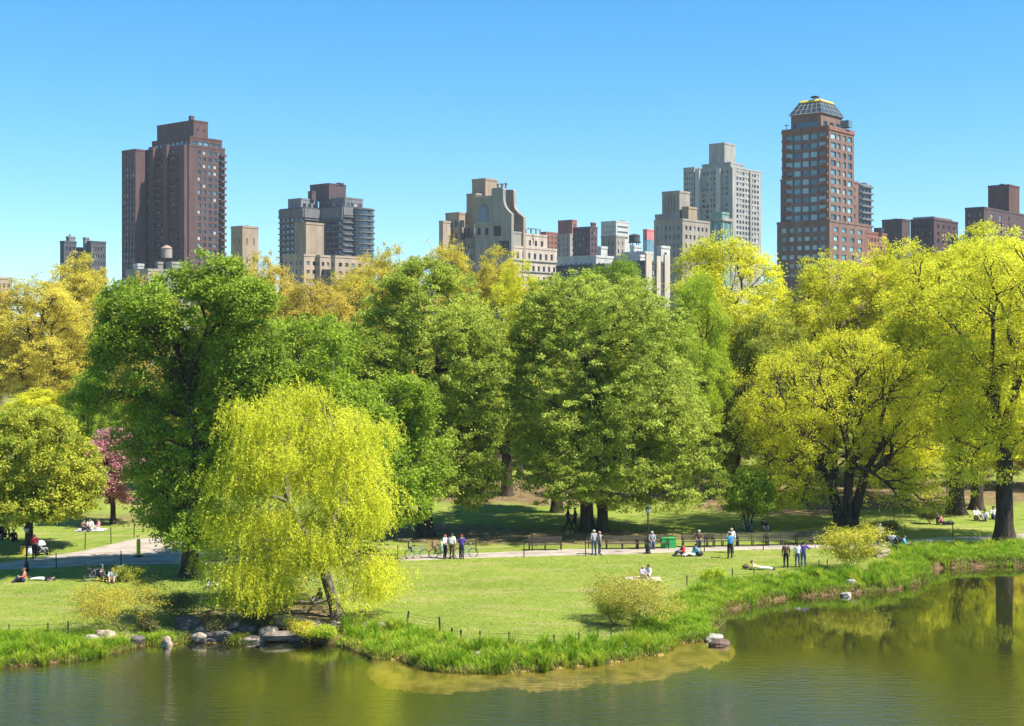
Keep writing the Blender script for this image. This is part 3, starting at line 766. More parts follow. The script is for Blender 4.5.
    for i, (px, py, W, Hh, lf, lab) in enumerate([(215, 634, 2.2, 1.1, 'darkbush', 'dull green shrub on the left end of the rock ledge'), (262, 630, 2.0, 1.2, 'darkbush', 'dark low shrub in the middle of the rock ledge'),
                                        (300, 638, 2.2, 1.0, 'limebush', 'yellow green shrub at the water below the willow'), (325, 640, 1.6, .9, 'bright', 'fresh green shrub where rocks meet tall grass'),
                                        (238, 641, 1.8, .8, 'olive', 'olive shrub hanging over the dark water under the ledge'),
                                        (148, 633, 1.2, .9, 'darkbush', 'reddish dark shrub between golden bush and little rocks'),
                                        (270, 606, 1.8, 1.0, 'olive', 'olive shrub behind the rock ledge under the willow'),
                                        (890, 541, 1.8, 1.9, 'darkbush', 'dark green shrub behind the strollers'), (930, 524, 1.6, 1.6, 'darkbush', 'dark shrub left of the reclining picnickers')]):
        bush2('bush_low%d' % i, 'bush', lab, px, py, W, Hh, lf, 50 + i, n=7, nt=190, K=16, size=.09)
    del TREES['bush_low']
trees()
print('leaves', NLEAF[0])
# ------------------------------------------------------------------ bank: tall grass, rocks, fallen wood
LM['reed'] = leaf_mat('bank_grass_blades', (.18, .31, .012), (.50, .55, .05), .5, (.30, .48, .018))
LM['straw'] = leaf_mat('dry_grass_blades', (.22, .16, .05), (.40, .30, .11), .3)
LM['lawnblade'] = leaf_mat('lawn_blades', (.15, .20, .022), (.34, .35, .07), .3)
REEDS = [([(-60, 640), (40, 634), (100, 634), (130, 638), (148, 642), (125, 653), (60, 666), (-60, 675)], 170, .62),
         ([(136, 636), (160, 632), (192, 633), (192, 641), (165, 645), (138, 646)], 220, .45),
         ([(325, 641), (345, 632), (400, 629), (440, 639), (460, 647), (520, 650), (600, 646), (640, 642), (668, 648), (664, 656), (600, 667), (500, 674), (440, 672), (400, 661), (350, 651), (325, 646)], 210, .62),
         ([(634, 634), (660, 612), (690, 592), (722, 586), (790, 581), (830, 580), (880, 573), (900, 561), (930, 558), (926, 578), (916, 588), (846, 595), (795, 599), (747, 609), (719, 619), (717, 640), (690, 643), (664, 648)], 150, .55),
         ([(885, 563), (935, 550), (1080, 548), (1080, 566), (970, 568.5), (921, 572)], 150, .5)]
def build_reeds():
    rg = np.random.default_rng(77); PP = []; HH = []; OO = []; TT = []
    for P, dens, hh in REEDS:
        Q = np.array([px_plane(a, b, .35) for a, b in P]); lo, hi = Q.min(0), Q.max(0)
        def inside(p): return (poly_sd(Q, p[:, 0], p[:, 1]) < .1 + .4 * wav(p[:, 0], p[:, 1], .9)) & (poly_sd(WATER, p[:, 0], p[:, 1]) > -.10)
        c = rg.uniform(lo, hi, (int((hi - lo).prod() * 2.6), 2)); c = c[inside(c)]            # tussocks
        k = rg.integers(40, 120, len(c)); i = np.repeat(np.arange(len(c)), k); r = rg.uniform(.14, .34, len(c))
        off = rg.normal(0, 1, (len(i), 2)) * r[i][:, None] * .55; hc = hh * rg.uniform(.6, 1.35, len(c)) * (1 + .25 * wav(c[:, 0], c[:, 1], 2.2))
        PP.append(c[i] + off * .55); OO.append(off * 1.1); HH.append(hc[i] * rg.uniform(.6, 1.1, len(i))); TT.append((rg.normal(.5, .22, len(c)))[i])
        p = rg.uniform(lo, hi, (int((hi - lo).prod() * dens * .8), 2)); p = p[inside(p)]     # thinner growth between
        PP.append(p); OO.append(rg.normal(0, .10, p.shape)); HH.append(hh * .62 * rg.uniform(.4, 1.2, len(p))); TT.append(.5 + .2 * wav(p[:, 0], p[:, 1], 1.4))
    p = np.concatenate(PP); h = np.maximum(np.concatenate(HH), .10); o = np.concatenate(OO); n = len(p); sw = poly_sd(WATER, p[:, 0], p[:, 1])
    z = np.maximum(zg(p[:, 0], p[:, 1]), -.05) - .02
    a = rg.uniform(0, 6.28, n); w = rg.uniform(.014, .032, n)
    base = np.stack([p[:, 0], p[:, 1], z], 1); wd = np.stack([np.cos(a), np.sin(a), 0 * a], 1) * w[:, None]
    lean = np.concatenate([o + rg.normal(0, .09, (n, 2)) * h[:, None] * 1.4, np.zeros((n, 1))], 1); up = np.array([0, 0, 1.])
    mid = base + lean * .35 + up * (h * .6)[:, None]; tip = base + lean * 1.25 + up * (h * .95)[:, None]
    q1 = np.stack([base - wd, base + wd, mid + wd * .8, mid - wd * .8], 1)
    q2 = np.stack([mid - wd * .8, mid + wd * .8, tip + wd * .12, tip - wd * .12], 1)
    tt = np.clip(np.concatenate(TT) + rg.normal(0, .12, n), 0, 1)
    V = np.concatenate([q1, q2], 1).reshape(-1, 3)
    tag(link('tall_grass', np_mesh('tall_grass', V, 4, LM['reed'], np.repeat(tt, 8))), 'tall fresh green grass tufts along the pond bank', 'grass', kind='stuff')
    nst = rg.random(n) < .035                                                                # dead stalks standing among the green
    V2 = np.stack([base - wd * .6, base + wd * .6, tip + up * .12 + wd * .2, tip + up * .12 - wd * .2], 1)[nst].reshape(-1, 3)
    tag(link('dead_stalk_grass', np_mesh('dead_stalk_grass', V2, 4, LM['straw'], np.repeat(rg.random(nst.sum()), 4))), 'dead pale stalks among the bank grass', 'grass', kind='stuff')
    # dry, bent stalks right at the water line
    S = np.array(SHORE); seg = np.diff(S, axis=0); L = np.hypot(*seg.T); N = 9000
    i = rg.choice(len(L), N, p=L / L.sum()); t = rg.random(N)
    q = S[i] + seg[i] * t[:, None]; nr = np.stack([-seg[i][:, 1], seg[i][:, 0]], 1) / L[i][:, None]
    q = q + nr * rg.uniform(-.12, .35, N)[:, None]
    xs = (q[:, 0] / q[:, 1] * F + 512); k = ~((xs > 185) & (xs < 330)) & (abs(xs - 512) < 560); q = q[k]; N = len(q)
    z = zg(q[:, 0], q[:, 1]) - .02; a = rg.uniform(0, 6.28, N); h = rg.uniform(.08, .34, N)
    base = np.stack([q[:, 0], q[:, 1], np.maximum(z, -.03)], 1); wd = np.stack([np.cos(a), np.sin(a), 0 * a], 1) * .022
    b = rg.uniform(0, 6.28, N); tip = base + np.stack([np.cos(b) * h * .8, np.sin(b) * h * .8, h], 1)
    V = np.stack([base - wd, base + wd, tip + wd * .3, tip - wd * .3], 1).reshape(-1, 3)
    tag(link('dry_grass', np_mesh('dry_grass', V, 4, LM['straw'], np.repeat(rg.random(N), 4))), 'short dry straw at the water line', 'grass', kind='stuff')
    # mown blades on the lawn
    n = 170000; Y = 68 + 47 * rg.random(n) ** 1.3; X = (rg.random(n) - .5) * 2 * (Y * .385)
    sw = poly_sd(WATER, X, Y); pn = np.interp(X, *np.array([gp(*c)[:2] for c in PATH_NEAR]).T); k = (sw > .5) & (Y < pn - .15)
    X, Y = X[k], Y[k]; n = len(X); z = zg(X, Y); a = rg.uniform(0, 6.28, n); h = rg.uniform(.02, .05, n)
    base = np.stack([X, Y, z - .01], 1); wd = np.stack([np.cos(a), np.sin(a), 0 * a], 1) * .03
    b = rg.uniform(0, 6.28, n); tip = base + np.stack([np.cos(b) * .10, np.sin(b) * .10, h], 1)
    V = np.stack([base - wd, base + wd, tip + wd * .3, tip - wd * .3], 1).reshape(-1, 3)
    tt = np.clip(rg.normal(.5, .2, n) + .22 * wav(X, Y, 2.5) + .12 * wav(X, Y, .8), 0, 1)
    tag(link('lawn_grass', np_mesh('lawn_grass', V, 4, LM['lawnblade'], np.repeat(tt, 4))), 'short mown grass of the sunny lawn', 'grass', kind='stuff')

M['rock_white'] = mat('pale_rock', (.45, .40, .33), .9, (.24, .21, .17), 2.5, .6)
M['rock_tan'] = mat('tan_rock', (.46, .36, .26), .9, (.26, .20, .14), 2.5, .6)
M['rock_dark'] = mat('dark_schist', (.17, .14, .12), .9, (.06, .05, .045), 1.6, .9)
M['rock_ledge'] = mat('ledge_schist', (.36, .29, .23), .9, (.12, .095, .08), .9, 1.0, 0, .3, (1, 1, 2.5))
M['rock_red'] = mat('reddish_rock', (.20, .12, .085), .9, (.06, .04, .03), 2.5, .6)
M['dead_wood'] = mat('grey_dead_wood', (.34, .27, .20), .95, (.15, .11, .085), 6, .5, 0, .1, (1, 1, 1))
def rock(label, px, py, w, h, d, m, seed, rot=0, name='rock', z=None, n=20, k=12, group=None):
    r = np.random.RandomState(seed); vs = []; fs = []
    for i in range(k + 1):
        t = -math.pi / 2 + math.pi * i / k
        for j in range(n):
            a = 2 * math.pi * j / n
            v = np.array([[math.cos(t) * math.cos(a), math.cos(t) * math.sin(a), math.sin(t)]])
            v = np.sign(v) * np.abs(v) ** .75
            f = 1 + .17 * noise3(v, .7, seed)[0] + .09 * noise3(v, .28, seed + 1)[0]
            vs.append(tuple((v[0] * f * np.array([w, d, h]) * .5)))
    for i in range(k):
        for j in range(n): fs.append((i * n + j, i * n + (j + 1) % n, (i + 1) * n + (j + 1) % n, (i + 1) * n + j))
    mb = MB(); mb.add(vs, fs)
    x, y, zz = gp(px, py)
    o = mb.build(name, M[m], None, False, (x, y, (max(zz, -.05) if z is None else z) + h * .22), rot)
    return tag(o, label, 'rock', group)

def bank():
    rock('small white rock in tall grass left of a tan rock', 91.5, 641, .62, .4, .5, 'rock_white', 1)
    rock('rounded tan rock in the grass beneath the golden bush', 105.5, 640, .85, .62, .6, 'rock_tan', 2)
    rock('flat pale slab behind the grass clumps left of the ledge', 149, 632, .95, .22, .8, 'rock_tan', 3)
    rock('upright pointed cream rock standing at the water', 166, 644.5, .62, .62, .5, 'rock_tan', 4)
    rock('dark brown rock at the bend of the bank under the shrub', 136, 646, .75, .5, .6, 'rock_dark', 5)
    rock('white flat topped boulder at the tip of the sand bar', 712, 642, 1.05, .5, .8, 'rock_white', 6)
    rock('red brown boulder in the water beside the white boulder', 719, 647, .85, .42, .6, 'rock_red', 7)
    rock('white stone in the grass below the rounded bush', 624, 649, .5, .5, .4, 'rock_white', 8)
    rock('tiny white stone in the tufts of the pond front', 476, 656, .33, .36, .3, 'rock_white', 9)
    rock('white rock heap at the far bank, upper large stone', 852, 592, .85, .42, .6, 'rock_white', 10)
    rock('white rock at the far bank lying low by the water', 845, 594, .65, .35, .5, 'rock_white', 11)
    rock('long flat white slab in the grass right of the willow', 390, 625, 1.1, .26, .6, 'rock_white', 12)
    rock('tan rock at the end of the yellow lime bush', 881, 557, 1.1, .7, .8, 'rock_tan', 13)
    rock('flat sandy stone hidden in grass below the sunbather', 757, 584, 1.0, .25, .6, 'rock_tan', 14)
    rock('small pale stone before the strollers', 903, 560, .6, .35, .4, 'rock_white', 15)
    # the layered ledge under the willow
    LG = [(205, 636, 1.5, .55, 1.0, 'rock_ledge', 'grey rock block at the left end of the ledge'), (226, 633, 2.1, .6, 1.4, 'rock_ledge', 'wide layered grey rock in the left half of the ledge'), (252, 634, 1.6, .7, 1.2, 'rock_dark', 'dark cracked rock in the middle of the ledge'),
          (278, 628, 2.6, .45, 1.8, 'rock_tan', 'sunlit tan rock shelf left of the willow foot'), (305, 631, 2.0, .5, 1.3, 'rock_ledge', 'flat sunlit grey rock right at the willow foot'), (322, 637, 1.3, .5, .9, 'rock_dark', 'dark rock between the willow foot and the water'),
          (192, 629, 1.6, .7, 1.1, 'rock_dark', 'dark rock beside the bare twig tangle'), (262, 612, 1.2, .5, .7, 'rock_ledge', 'lone grey rock left of the fallen branches'), (352, 630, 1.7, .32, .9, 'rock_ledge', 'pale low rock between willow trunk and tall grass'),
          (216, 641, 1.7, .45, .8, 'rock_dark', 'dark wet rock at the water below the left ledge'), (246, 642.5, 2.2, .4, .9, 'rock_ledge', 'long low wet rock at the water below the ledge middle'), (284, 642, 2.2, .45, .9, 'rock_ledge', 'wet overhanging rock below the sunlit shelf'), (240, 624, 1.5, .5, 1.0, 'rock_tan', 'tan rock behind the wide layered one')]
    LG += [(212, 627, 1.0, .5, .8, 'rock_tan', 'small tan rock behind the left end of the ledge'), (236, 643, 1.0, .35, .6, 'rock_dark', 'small dark stone in the water between two wet rocks'), (268, 637, 1.1, .5, .8, 'rock_tan', 'rough tan rock in front of the sunlit shelf'),
           (298, 640, 1.2, .45, .8, 'rock_dark', 'dark stone below the flat rock at the willow foot'), (335, 629, 1.0, .35, .7, 'rock_tan', 'tan stone right behind the willow trunk'), (200, 642, 1.0, .35, .6, 'rock_tan', 'tan wet stone at the left water corner of the ledge')]
    for i, (px, py, w, h, d, m, lab) in enumerate(LG): rock(lab, px, py - 2.5, w * .95, h * 1.15, d * .95, m, 60 + i, (i * .7) % .6 - .3, 'rock_ledge')
    def branch(label, px, py, pts, r, subs, name='fallen_branch'):
        x, y, z = gp(px, py); mb = MB()
        mb.tube(pts, [r * (1 - .75 * i / (len(pts) - 1)) for i in range(len(pts))], 7)
        for sb in subs: mb.tube(sb, [r * .5] + [r * .3 * (1 - .6 * i / len(sb)) for i in range(len(sb) - 1)], 5)
        tag(mb.build(name, M['dead_wood'], None, True, (x, y, z)), label, 'branch')
    branch('bleached fallen limb lying left of the willow trunk', 318, 611, [(-2.2, .2, .2), (-1.2, 0, .5), (-.2, .1, .4), (.8, 0, .75), (1.6, .1, 1.2)], .16,
           [[(-1.2, 0, .5), (-1.8, -.3, .9), (-2.1, -.3, 1.3)], [(-.2, .1, .4), (-.5, -.2, .9), (-1.0, -.3, 1.1)], [(.8, 0, .75), (.6, -.3, .2), (.3, -.4, .05)]])
    branch('grey branch pile in front of the fallen limb', 300, 618, [(-1.5, 0, .12), (-.6, -.1, .35), (.4, 0, .3), (1.6, .1, .12)], .12,
           [[(-.6, -.1, .35), (-.9, -.4, .7)], [(.4, 0, .3), (.8, -.2, .75), (1.1, -.2, .9)], [(.0, 0, .3), (.2, .4, .6)]])
    branch('arched dead branch with splayed twigs over the lawn under the willow', 276, 596, [(-.6, 0, 0), (-.1, 0, .9), (.6, 0, 1.25), (1.6, .1, 1.1), (2.6, .1, .8), (3.3, 0, .95)], .10,
           [[(-.1, 0, .9), (-.6, .1, .5), (-.8, .1, .1)], [(-.1, 0, .9), (-.3, -.2, .4), (-.3, -.3, 0)], [(.6, 0, 1.25), (.2, .1, 1.6)], [(1.6, .1, 1.1), (2.0, 0, .6), (2.2, 0, .25)]])
    branch('thin curved twig sticking out of the water at the boulders', 718, 641, [(0, 0, -.1), (.25, 0, .4), (.38, 0, .9), (.3, 0, 1.25)], .035, [])
build_reeds(); bank()
# ------------------------------------------------------------------ buildings beyond the park (all on one street grid)
GA = R(40)
UL = Vector((-math.cos(GA), math.sin(GA), 0)); UR = Vector((math.sin(GA), math.cos(GA), 0)); UP = Vector((0, 0, 1))
def brickm(n, c, v=.8): return mat(n, c, .9, tuple(a * v * .86 for a in c), .45, .15, 0, .2, (1, 1, .22))
M.update(b_brown=brickm('brown_brick', (.112, .068, .062)), b_browntop=brickm('dark_brown_brick', (.12, .062, .052)), b_grey=brickm('grey_concrete', (.20, .205, .21)),
         b_dkgrey=brickm('charcoal_panel', (.085, .085, .095)), b_beige=brickm('beige_brick', (.40, .31, .24)), b_tan=brickm('tan_brick', (.36, .27, .19)),
         b_cream=brickm('cream_stone', (.48, .40, .32)), b_stone=brickm('grey_stone', (.30, .285, .245)), b_white=brickm('white_brick', (.50, .49, .46)), b_pale=brickm('pale_grey_brick', (.36, .34, .305)),
         b_greybeige=brickm('grey_beige_brick', (.34, .295, .25)), b_red=brickm('red_brick', (.215, .13, .105)), b_redb=brickm('old_red_brick', (.27, .115, .085)), b_dkred=brickm('dark_plum_brick', (.10, .066, .068)),
         b_band=brickm('pale_concrete_band', (.17, .168, .165)), b_pink=brickm('salmon_panel', (.62, .20, .20)), b_copper=mat('green_copper', (.20, .31, .27), .7, (.13, .22, .20), .6), b_gold=mat('gold_trim', (.80, .58, .08), .4, (.6, .42, .05), .5),
         b_roof=mat('tar_roof', (.12, .12, .12), .9), b_black=mat('black_void', (.02, .02, .025), .6),
         w_dark=glass_mat('dark_window_glass', (.022, .028, .036)), w_mid=glass_mat('window_glass', (.055, .075, .095), .06, 1.0), w_blue=glass_mat('blue_window_glass', (.13, .25, .30), .05, 1.0),
         w_lite=glass_mat('window_with_blind', (.42, .42, .40), .5, .3), w_cyan=glass_mat('pale_blue_window_glass', (.30, .46, .52), .08, 1.0))
PANE = {}
def pane_mesh(mk):
    if mk not in PANE:
        mb = MB(); mb.box((.5, 0, .5), (1, .1, 1)); PANE[mk] = mb.mesh('window_pane', M[mk])
    return PANE[mk]

class Building:
    def __init__(s, label, d, px, cat='building', name='apartment_block', group=None):
        s.d = d; x = (px - 512) * d / F; s.z0 = z1(x, d) - .1
        s.o = Vector((x, d, s.z0)); s.root = thing(name, label, cat, s.o, 0, group); s.nw = 0; s.extra = {}; s.rr = random.Random(int(px * 7 + d))
    def Z(s, py, d=None): return H + (YH - py) * (d or s.d) / F
    def corner(s, lx, cx, rx, dd=0):
        d = s.d + dd; C = Vector(((cx - 512) * d / F, d, 0)); kl, kr = (lx - 512) / F, (rx - 512) / F
        Ll = (C.x - kl * d) / (math.cos(GA) + kl * math.sin(GA)); Lr = (kr * d - C.x) / (math.sin(GA) - kr * math.cos(GA))
        return C, max(Ll, .3), max(Lr, .3), d
    def pane(s, p, du, w, h, mk, depth=.1):
        ang = math.atan2(du.y, du.x)
        if s.nw < 100:
            o = link('window', pane_mesh(mk), s.root, p - s.o, ang); o.scale = (w, 1, h); s.nw += 1
        else:
            mb = s.extra.setdefault(mk, MB()); q = p - s.o; n = Vector((du.y, -du.x, 0)) * .05
            mb.add([q + n, q + du * w + n, q + du * w + UP * h + n, q + UP * h + n], [(0, 1, 2, 3)])
    def face(s, mb, P, du, W, z0, z1_, n, fh, vis, wf, hf, mix, rec, sill=.28, edge=.06, skip=None):
        """one wall with real window openings; P lower corner, du along the wall (outside on its right-hand side)"""
        o = s.o; nin = Vector((-du.y, du.x, 0)) * rec
        def quad(a, b, c, d, off=Vector()): 
            mb.add([P + du * a + UP * (b - P.z) - o + off, P + du * c + UP * (b - P.z) - o + off, P + du * c + UP * (d - P.z) - o + off, P + du * a + UP * (d - P.z) - o + off], [(0, 1, 2, 3)])
        if n <= 0: quad(0, z0, W, z1_); return
        rows = max(1, int(round((z1_ - vis) / fh))); zt = z1_ - fh * .30; zb = zt - rows * fh
        quad(0, zt, W, z1_)
        if zb > z0: quad(0, z0, W, zb)
        ed = W * edge; cw = (W - 2 * ed) / n
        quad(0, zb, ed, zt); quad(W - ed, zb, W, zt)
        for r in range(rows):
            b = zb + r * fh; wz0, wz1 = b + fh * sill, b + fh * (sill + hf)
            for c in range(n):
                a = ed + c * cw
                if skip and skip(c, r, rows): quad(a, b, a + cw, b + fh); continue
                f = wf[c % len(wf)] if isinstance(wf, (list, tuple)) else wf
                u0, u1 = a + cw * (1 - f) / 2, a + cw * (1 + f) / 2
                quad(a, b, a + cw, wz0); quad(a, wz1, a + cw, b + fh); quad(a, wz0, u0, wz1); quad(u1, wz0, a + cw, wz1)
                A = [P + du * u + UP * (z - P.z) - o for u, z in ((u0, wz0), (u1, wz0), (u1, wz1), (u0, wz1))]
                B = [v + nin for v in A]
                mb.add(A + B, [(0, 1, 5, 4), (1, 2, 6, 5), (2, 3, 7, 6), (3, 0, 4, 7)])
                mk = s.rr.choices([m for m, _ in mix], [w for _, w in mix])[0]
                s.pane(P + du * u0 + UP * (wz0 - P.z) + nin * 1.0 + Vector((-du.y, du.x, 0)) * .06, du, u1 - u0, wz1 - wz0, mk)
    def block(s, lx, cx, rx, top, wall, bot=None, dd=0, nl=0, nr=0, fh=3.0, vis=268, wf=.6, wfr=None, hf=.5, mix=(('w_dark', 3), ('w_mid', 2), ('w_lite', .5)), rec=.3, name='wall', parapet=.8, roof='b_roof', skip=None, skipr=None, sill=.28):
        C, Ll, Lr, d = s.corner(lx, cx, rx, dd); zt = s.Z(top, d); zb = s.z0 if bot is None else s.Z(bot, d)
        vz = s.Z(vis, d); mb = MB(); o = s.o
        Pl = C + UL * Ll; Pl.z = zb; P0 = C.copy(); P0.z = zb
        s.face(mb, Pl, -UL, Ll, zb, zt, nl, fh, max(vz, zb + .5), wf, hf, mix, rec, sill, skip=skip)
        s.face(mb, P0, UR, Lr, zb, zt, nr, fh, max(vz, zb + .5), wfr or wf, hf, mix, rec, sill, skip=skipr)
        A, B, D, E = C, C + UR * Lr, C + UR * Lr + UL * Ll, C + UL * Ll
        for p, q in ((B, D), (D, E)):
            v = [p.copy(), q.copy(), q.copy(), p.copy()]
            for i, z in enumerate((zb, zb, zt, zt)): v[i].z = z
            mb.add([k - o for k in v], [(0, 1, 2, 3)])
        s_wall = mb.build(name, M[wall], s.root)
        c = (A + D) / 2
        rz = math.atan2(UR.y, UR.x)
        r = MB(); r.box((c.x - o.x, c.y - o.y, zt - o.z + .05), (Lr - .7, Ll - .7, .1), rz); r.build('roof', M[roof], s.root)
        if parapet:
            p = MB(); th = .35
            for a, b, L_ in ((A, B, Lr), (B, D, Ll), (D, E, Lr), (E, A, Ll)):
                m_ = (a + b) / 2; u = (b - a).normalized()
                p.box((m_.x - o.x, m_.y - o.y, zt - o.z + parapet / 2), (L_ - .02, th, parapet), math.atan2(u.y, u.x))
            p.build('parapet', M[wall], s.root)
        return C, Ll, Lr, zt, d
    def pier(s, C, du, s0, s1, z0, zt, dep, wall, name='pier'):
        """slab standing proud of a wall between s0 and s1 metres from the corner"""
        n = Vector((du.y, -du.x, 0)) if du == UR else Vector((-du.y, du.x, 0))
        m_ = C + du * (s0 + s1) / 2 + n * dep / 2
        mb = MB(); mb.box((m_.x - s.o.x, m_.y - s.o.y, (z0 + zt) / 2 - s.z0), (s1 - s0, dep, zt - z0), math.atan2(du.y, du.x)); return mb.build(name, M[wall], s.root)
    def bands(s, C, du, s0, s1, zt, fh, n, dep, th, wall, name='balcony'):
        for i in range(n): s.pier(C, du, s0, s1, zt - i * fh - th, zt - i * fh, dep, wall, name)
    def box(s, name, px, py0, py1, w, wall, dd=0, dep=None):
        """roof box between rows py0 (top) and py1 (bottom), w metres wide"""
        d = s.d + dd; x = (px - 512) * d / F; a, b = s.Z(py0, d), s.Z(py1, d); mb = MB()
        mb.box((x - s.o.x, d - s.o.y, (a + b) / 2 - s.z0), (w, dep or w, a - b), math.atan2(UR.y, UR.x)); return mb.build(name, M[wall], s.root)
    def done(s):
        if s.extra:
            vs = MB(); mats = []
            for i, (mk, mb) in enumerate(s.extra.items()):
                vs.mi = i; vs.add(mb.v, mb.f); mats.append(M[mk])
            tag(vs.build('window', mats, s.root), None, None, None, 'stuff')

DK = (('w_dark', 4), ('w_mid', 2), ('w_lite', 1.1), ('w_blue', 1))
def city():
    B = Building('tall brown brick apartment tower with balconies, left of the skyline', 620, 188.8, name='apartment_tower')
    C, Ll, Lr, zt, d = B.block(143, 188.8, 225, 146, 'b_brown', nl=11, nr=6, fh=2.95, vis=272, wf=[.78, .78, .5], wfr=[.12, .55, .55, .55, .55, .8], hf=.6, mix=DK, parapet=1.0, skipr=lambda c, r, n: c == 0)
    for a, b in ((.02, .13), (.40, .48), (.70, .80)): B.pier(C, UL, Ll * a, Ll * b, B.z0, zt + (1.6 if a > .1 else .6), 1.9, 'b_brown', 'bay')
    B.bands(C, UR, Lr * .84, Lr * .99, zt - 2.0, 2.95, 18, 1.5, 1.0, 'b_brown')
    B.bands(C, UL, Ll * .55, Ll * .68, zt - 2.0, 2.95, 18, 1.2, 1.0, 'b_browntop')
    B.bands(C, UL, Ll * .20, Ll * .36, zt - 2.0, 2.95, 18, 1.2, 1.0, 'b_browntop')
    B.block(121.8, 135.5, 145, 150.5, 'b_brown', dd=11, nl=4, nr=0, fh=2.95, vis=272, wf=.6, hf=.55, mix=DK, name='wing')
    C2, L2, R2, z2, d2 = B.block(152, 190, 222, 137.5, 'b_browntop', bot=146, dd=2.5, nl=8, nr=5, fh=3.2, vis=146, wf=.86, hf=.62, mix=(('w_mid', 2), ('w_blue', 2)), name='setback')
    B.block(157, 193.5, 208, 121.5, 'b_brown', bot=137.5, dd=6, nl=0, nr=2, fh=4, vis=133, wf=.22, hf=.3, name='penthouse', skipr=lambda c, r, n: r > 0)
    B.box('vent', 191.5, 116, 121.5, 1.8, 'b_browntop', 9); B.done()

    B = Building('small charcoal twin block with grey roof turrets at the far left', 600, 98, name='office_block')
    B.block(60, 64, 76.5, 242.5, 'b_dkgrey', nl=0, nr=3, fh=3.2, vis=266, wf=.5, mix=DK)
    B.block(66, 69, 75.5, 238, 'b_grey', bot=242.5, dd=3, name='turret'); B.block(83, 85, 89.5, 239, 'b_grey', dd=2, name='turret')
    B.block(76.5, 79, 88, 249, 'b_dkgrey', dd=4, nl=0, nr=3, fh=3, vis=266, wf=.5, name='link_wing')
    B.block(87, 91, 106, 242.5, 'b_dkgrey', nl=0, nr=5, fh=3.2, vis=266, wf=.4, name='wing', mix=DK)
    B.box('mast', 70, 234, 238, .5, 'b_grey', 4); B.done()

    B = Building('low pale rooftop with sheds under the brown tower', 440, 150, name='low_building')
    B.block(126, 148, 190, 271, 'b_stone', nl=5, nr=6, fh=3.2, vis=285); B.block(133, 138, 144, 266, 'b_white', bot=271, dd=4, name='shed'); B.block(166, 172, 182, 264, 'b_stone', bot=271, dd=6, nl=1, nr=2, fh=2.4, vis=271, name='shed')
    B.block(155, 158, 163, 264, 'b_stone', bot=271, dd=8, name='shed'); B.done()

    B = Building('narrow beige brick block with slit windows, right of the brown tower', 560, 242.5)
    B.block(231, 242.5, 258.5, 227.5, 'b_tan', nl=2, nr=2, fh=7.5, vis=262, wf=.16, wfr=.14, hf=.36, mix=(('w_dark', 1),), sill=.4)
    B.box('vent', 247, 225.5, 227.5, .8, 'b_black', 4); B.done()

    B = Building('dark rounded apartment block ringed with pale balconies', 720, 341, name='apartment_tower')
    C, Ll, Lr, zt, d = B.block(279.5, 304, 319, 208.5, 'b_dkgrey', nl=5, nr=3, fh=3.0, vis=262, wf=.8, hf=.5, mix=(('w_dark', 3), ('w_mid', 3), ('w_cyan', .8)), name='wall')
    B.bands(C, UL, .3, Ll, zt - .2, 3.0, 16, 1.1, .55, 'b_band'); B.pier(C, UL, 0, Ll, zt - 4.5, zt, .6, 'b_band', 'fascia'); B.pier(C, UR, 0, Lr, zt - 4.5, zt, .6, 'b_band', 'fascia')
    B.bands(C, UR, .3, Lr, zt - 5.2, 3.0, 14, .8, .5, 'b_band')
    C, Ll, Lr, zt, d = B.block(317, 343, 362, 207, 'b_dkgrey', dd=-2, nl=6, nr=5, fh=3.0, vis=262, wf=.8, hf=.55, mix=(('w_dark', 3), ('w_mid', 3), ('w_blue', 1)), name='wing')
    B.pier(C, UL, 0, Ll, zt - 5.5, zt, .6, 'b_band', 'fascia'); B.pier(C, UR, 0, Lr, zt - 4.0, zt, .6, 'b_band', 'fascia'); B.bands(C, UL, .3, Ll, zt - 6, 3.0, 14, .9, .4, 'b_band'); B.bands(C, UR, .3, Lr, zt - 4.5, 3.0, 15, .9, .5, 'b_band')
    # rounded right corner
    dd = 9; x = (361 - 512) * (720 + dd) / F; mb = MB(); mb.lathe([(6.6, 0), (6.6, zt - B.z0)], (x - B.o.x, 720 + dd - B.o.y, 0), 20); mb.build('round_corner', M['b_dkgrey'], B.root)
    for i in range(16):
        r = MB(); z = zt - B.z0 - .2 - i * 3.0; r.lathe([(7.3, z - .6), (7.3, z)], (x - B.o.x, 720 + dd - B.o.y, 0), 20); r.build('balcony', M['b_band'], B.root)
        if i < 15: r = MB(); r.lathe([(6.65, z - 2.6), (6.65, z - 1.0)], (x - B.o.x, 720 + dd - B.o.y, 0), 20); r.build('window', M['w_mid'], B.root)
    B.block(288, 301, 318, 199.5, 'b_grey', bot=208.5, dd=5, nl=4, nr=3, fh=3.6, vis=208.5, wf=.6, name='setback'); B.block(319, 345, 363, 198.5, 'b_band', bot=207, dd=4, nl=6, nr=4, fh=3.6, vis=207, wf=.7, name='setback')
    B.block(310, 329, 346, 184.5, 'b_dkred', bot=199, dd=9, name='penthouse'); B.block(308, 312, 316, 192.5, 'b_dkred', bot=199.5, dd=9, name='penthouse'); B.box('vent', 340, 183, 184.5, 3, 'b_dkgrey', 16); B.done()

    B = Building('beige stepped flats with a blank windowless shaft in front of the dark block', 520, 306)
    B.block(294.5, 306, 324, 224, 'b_tan', dd=14, name='shaft')
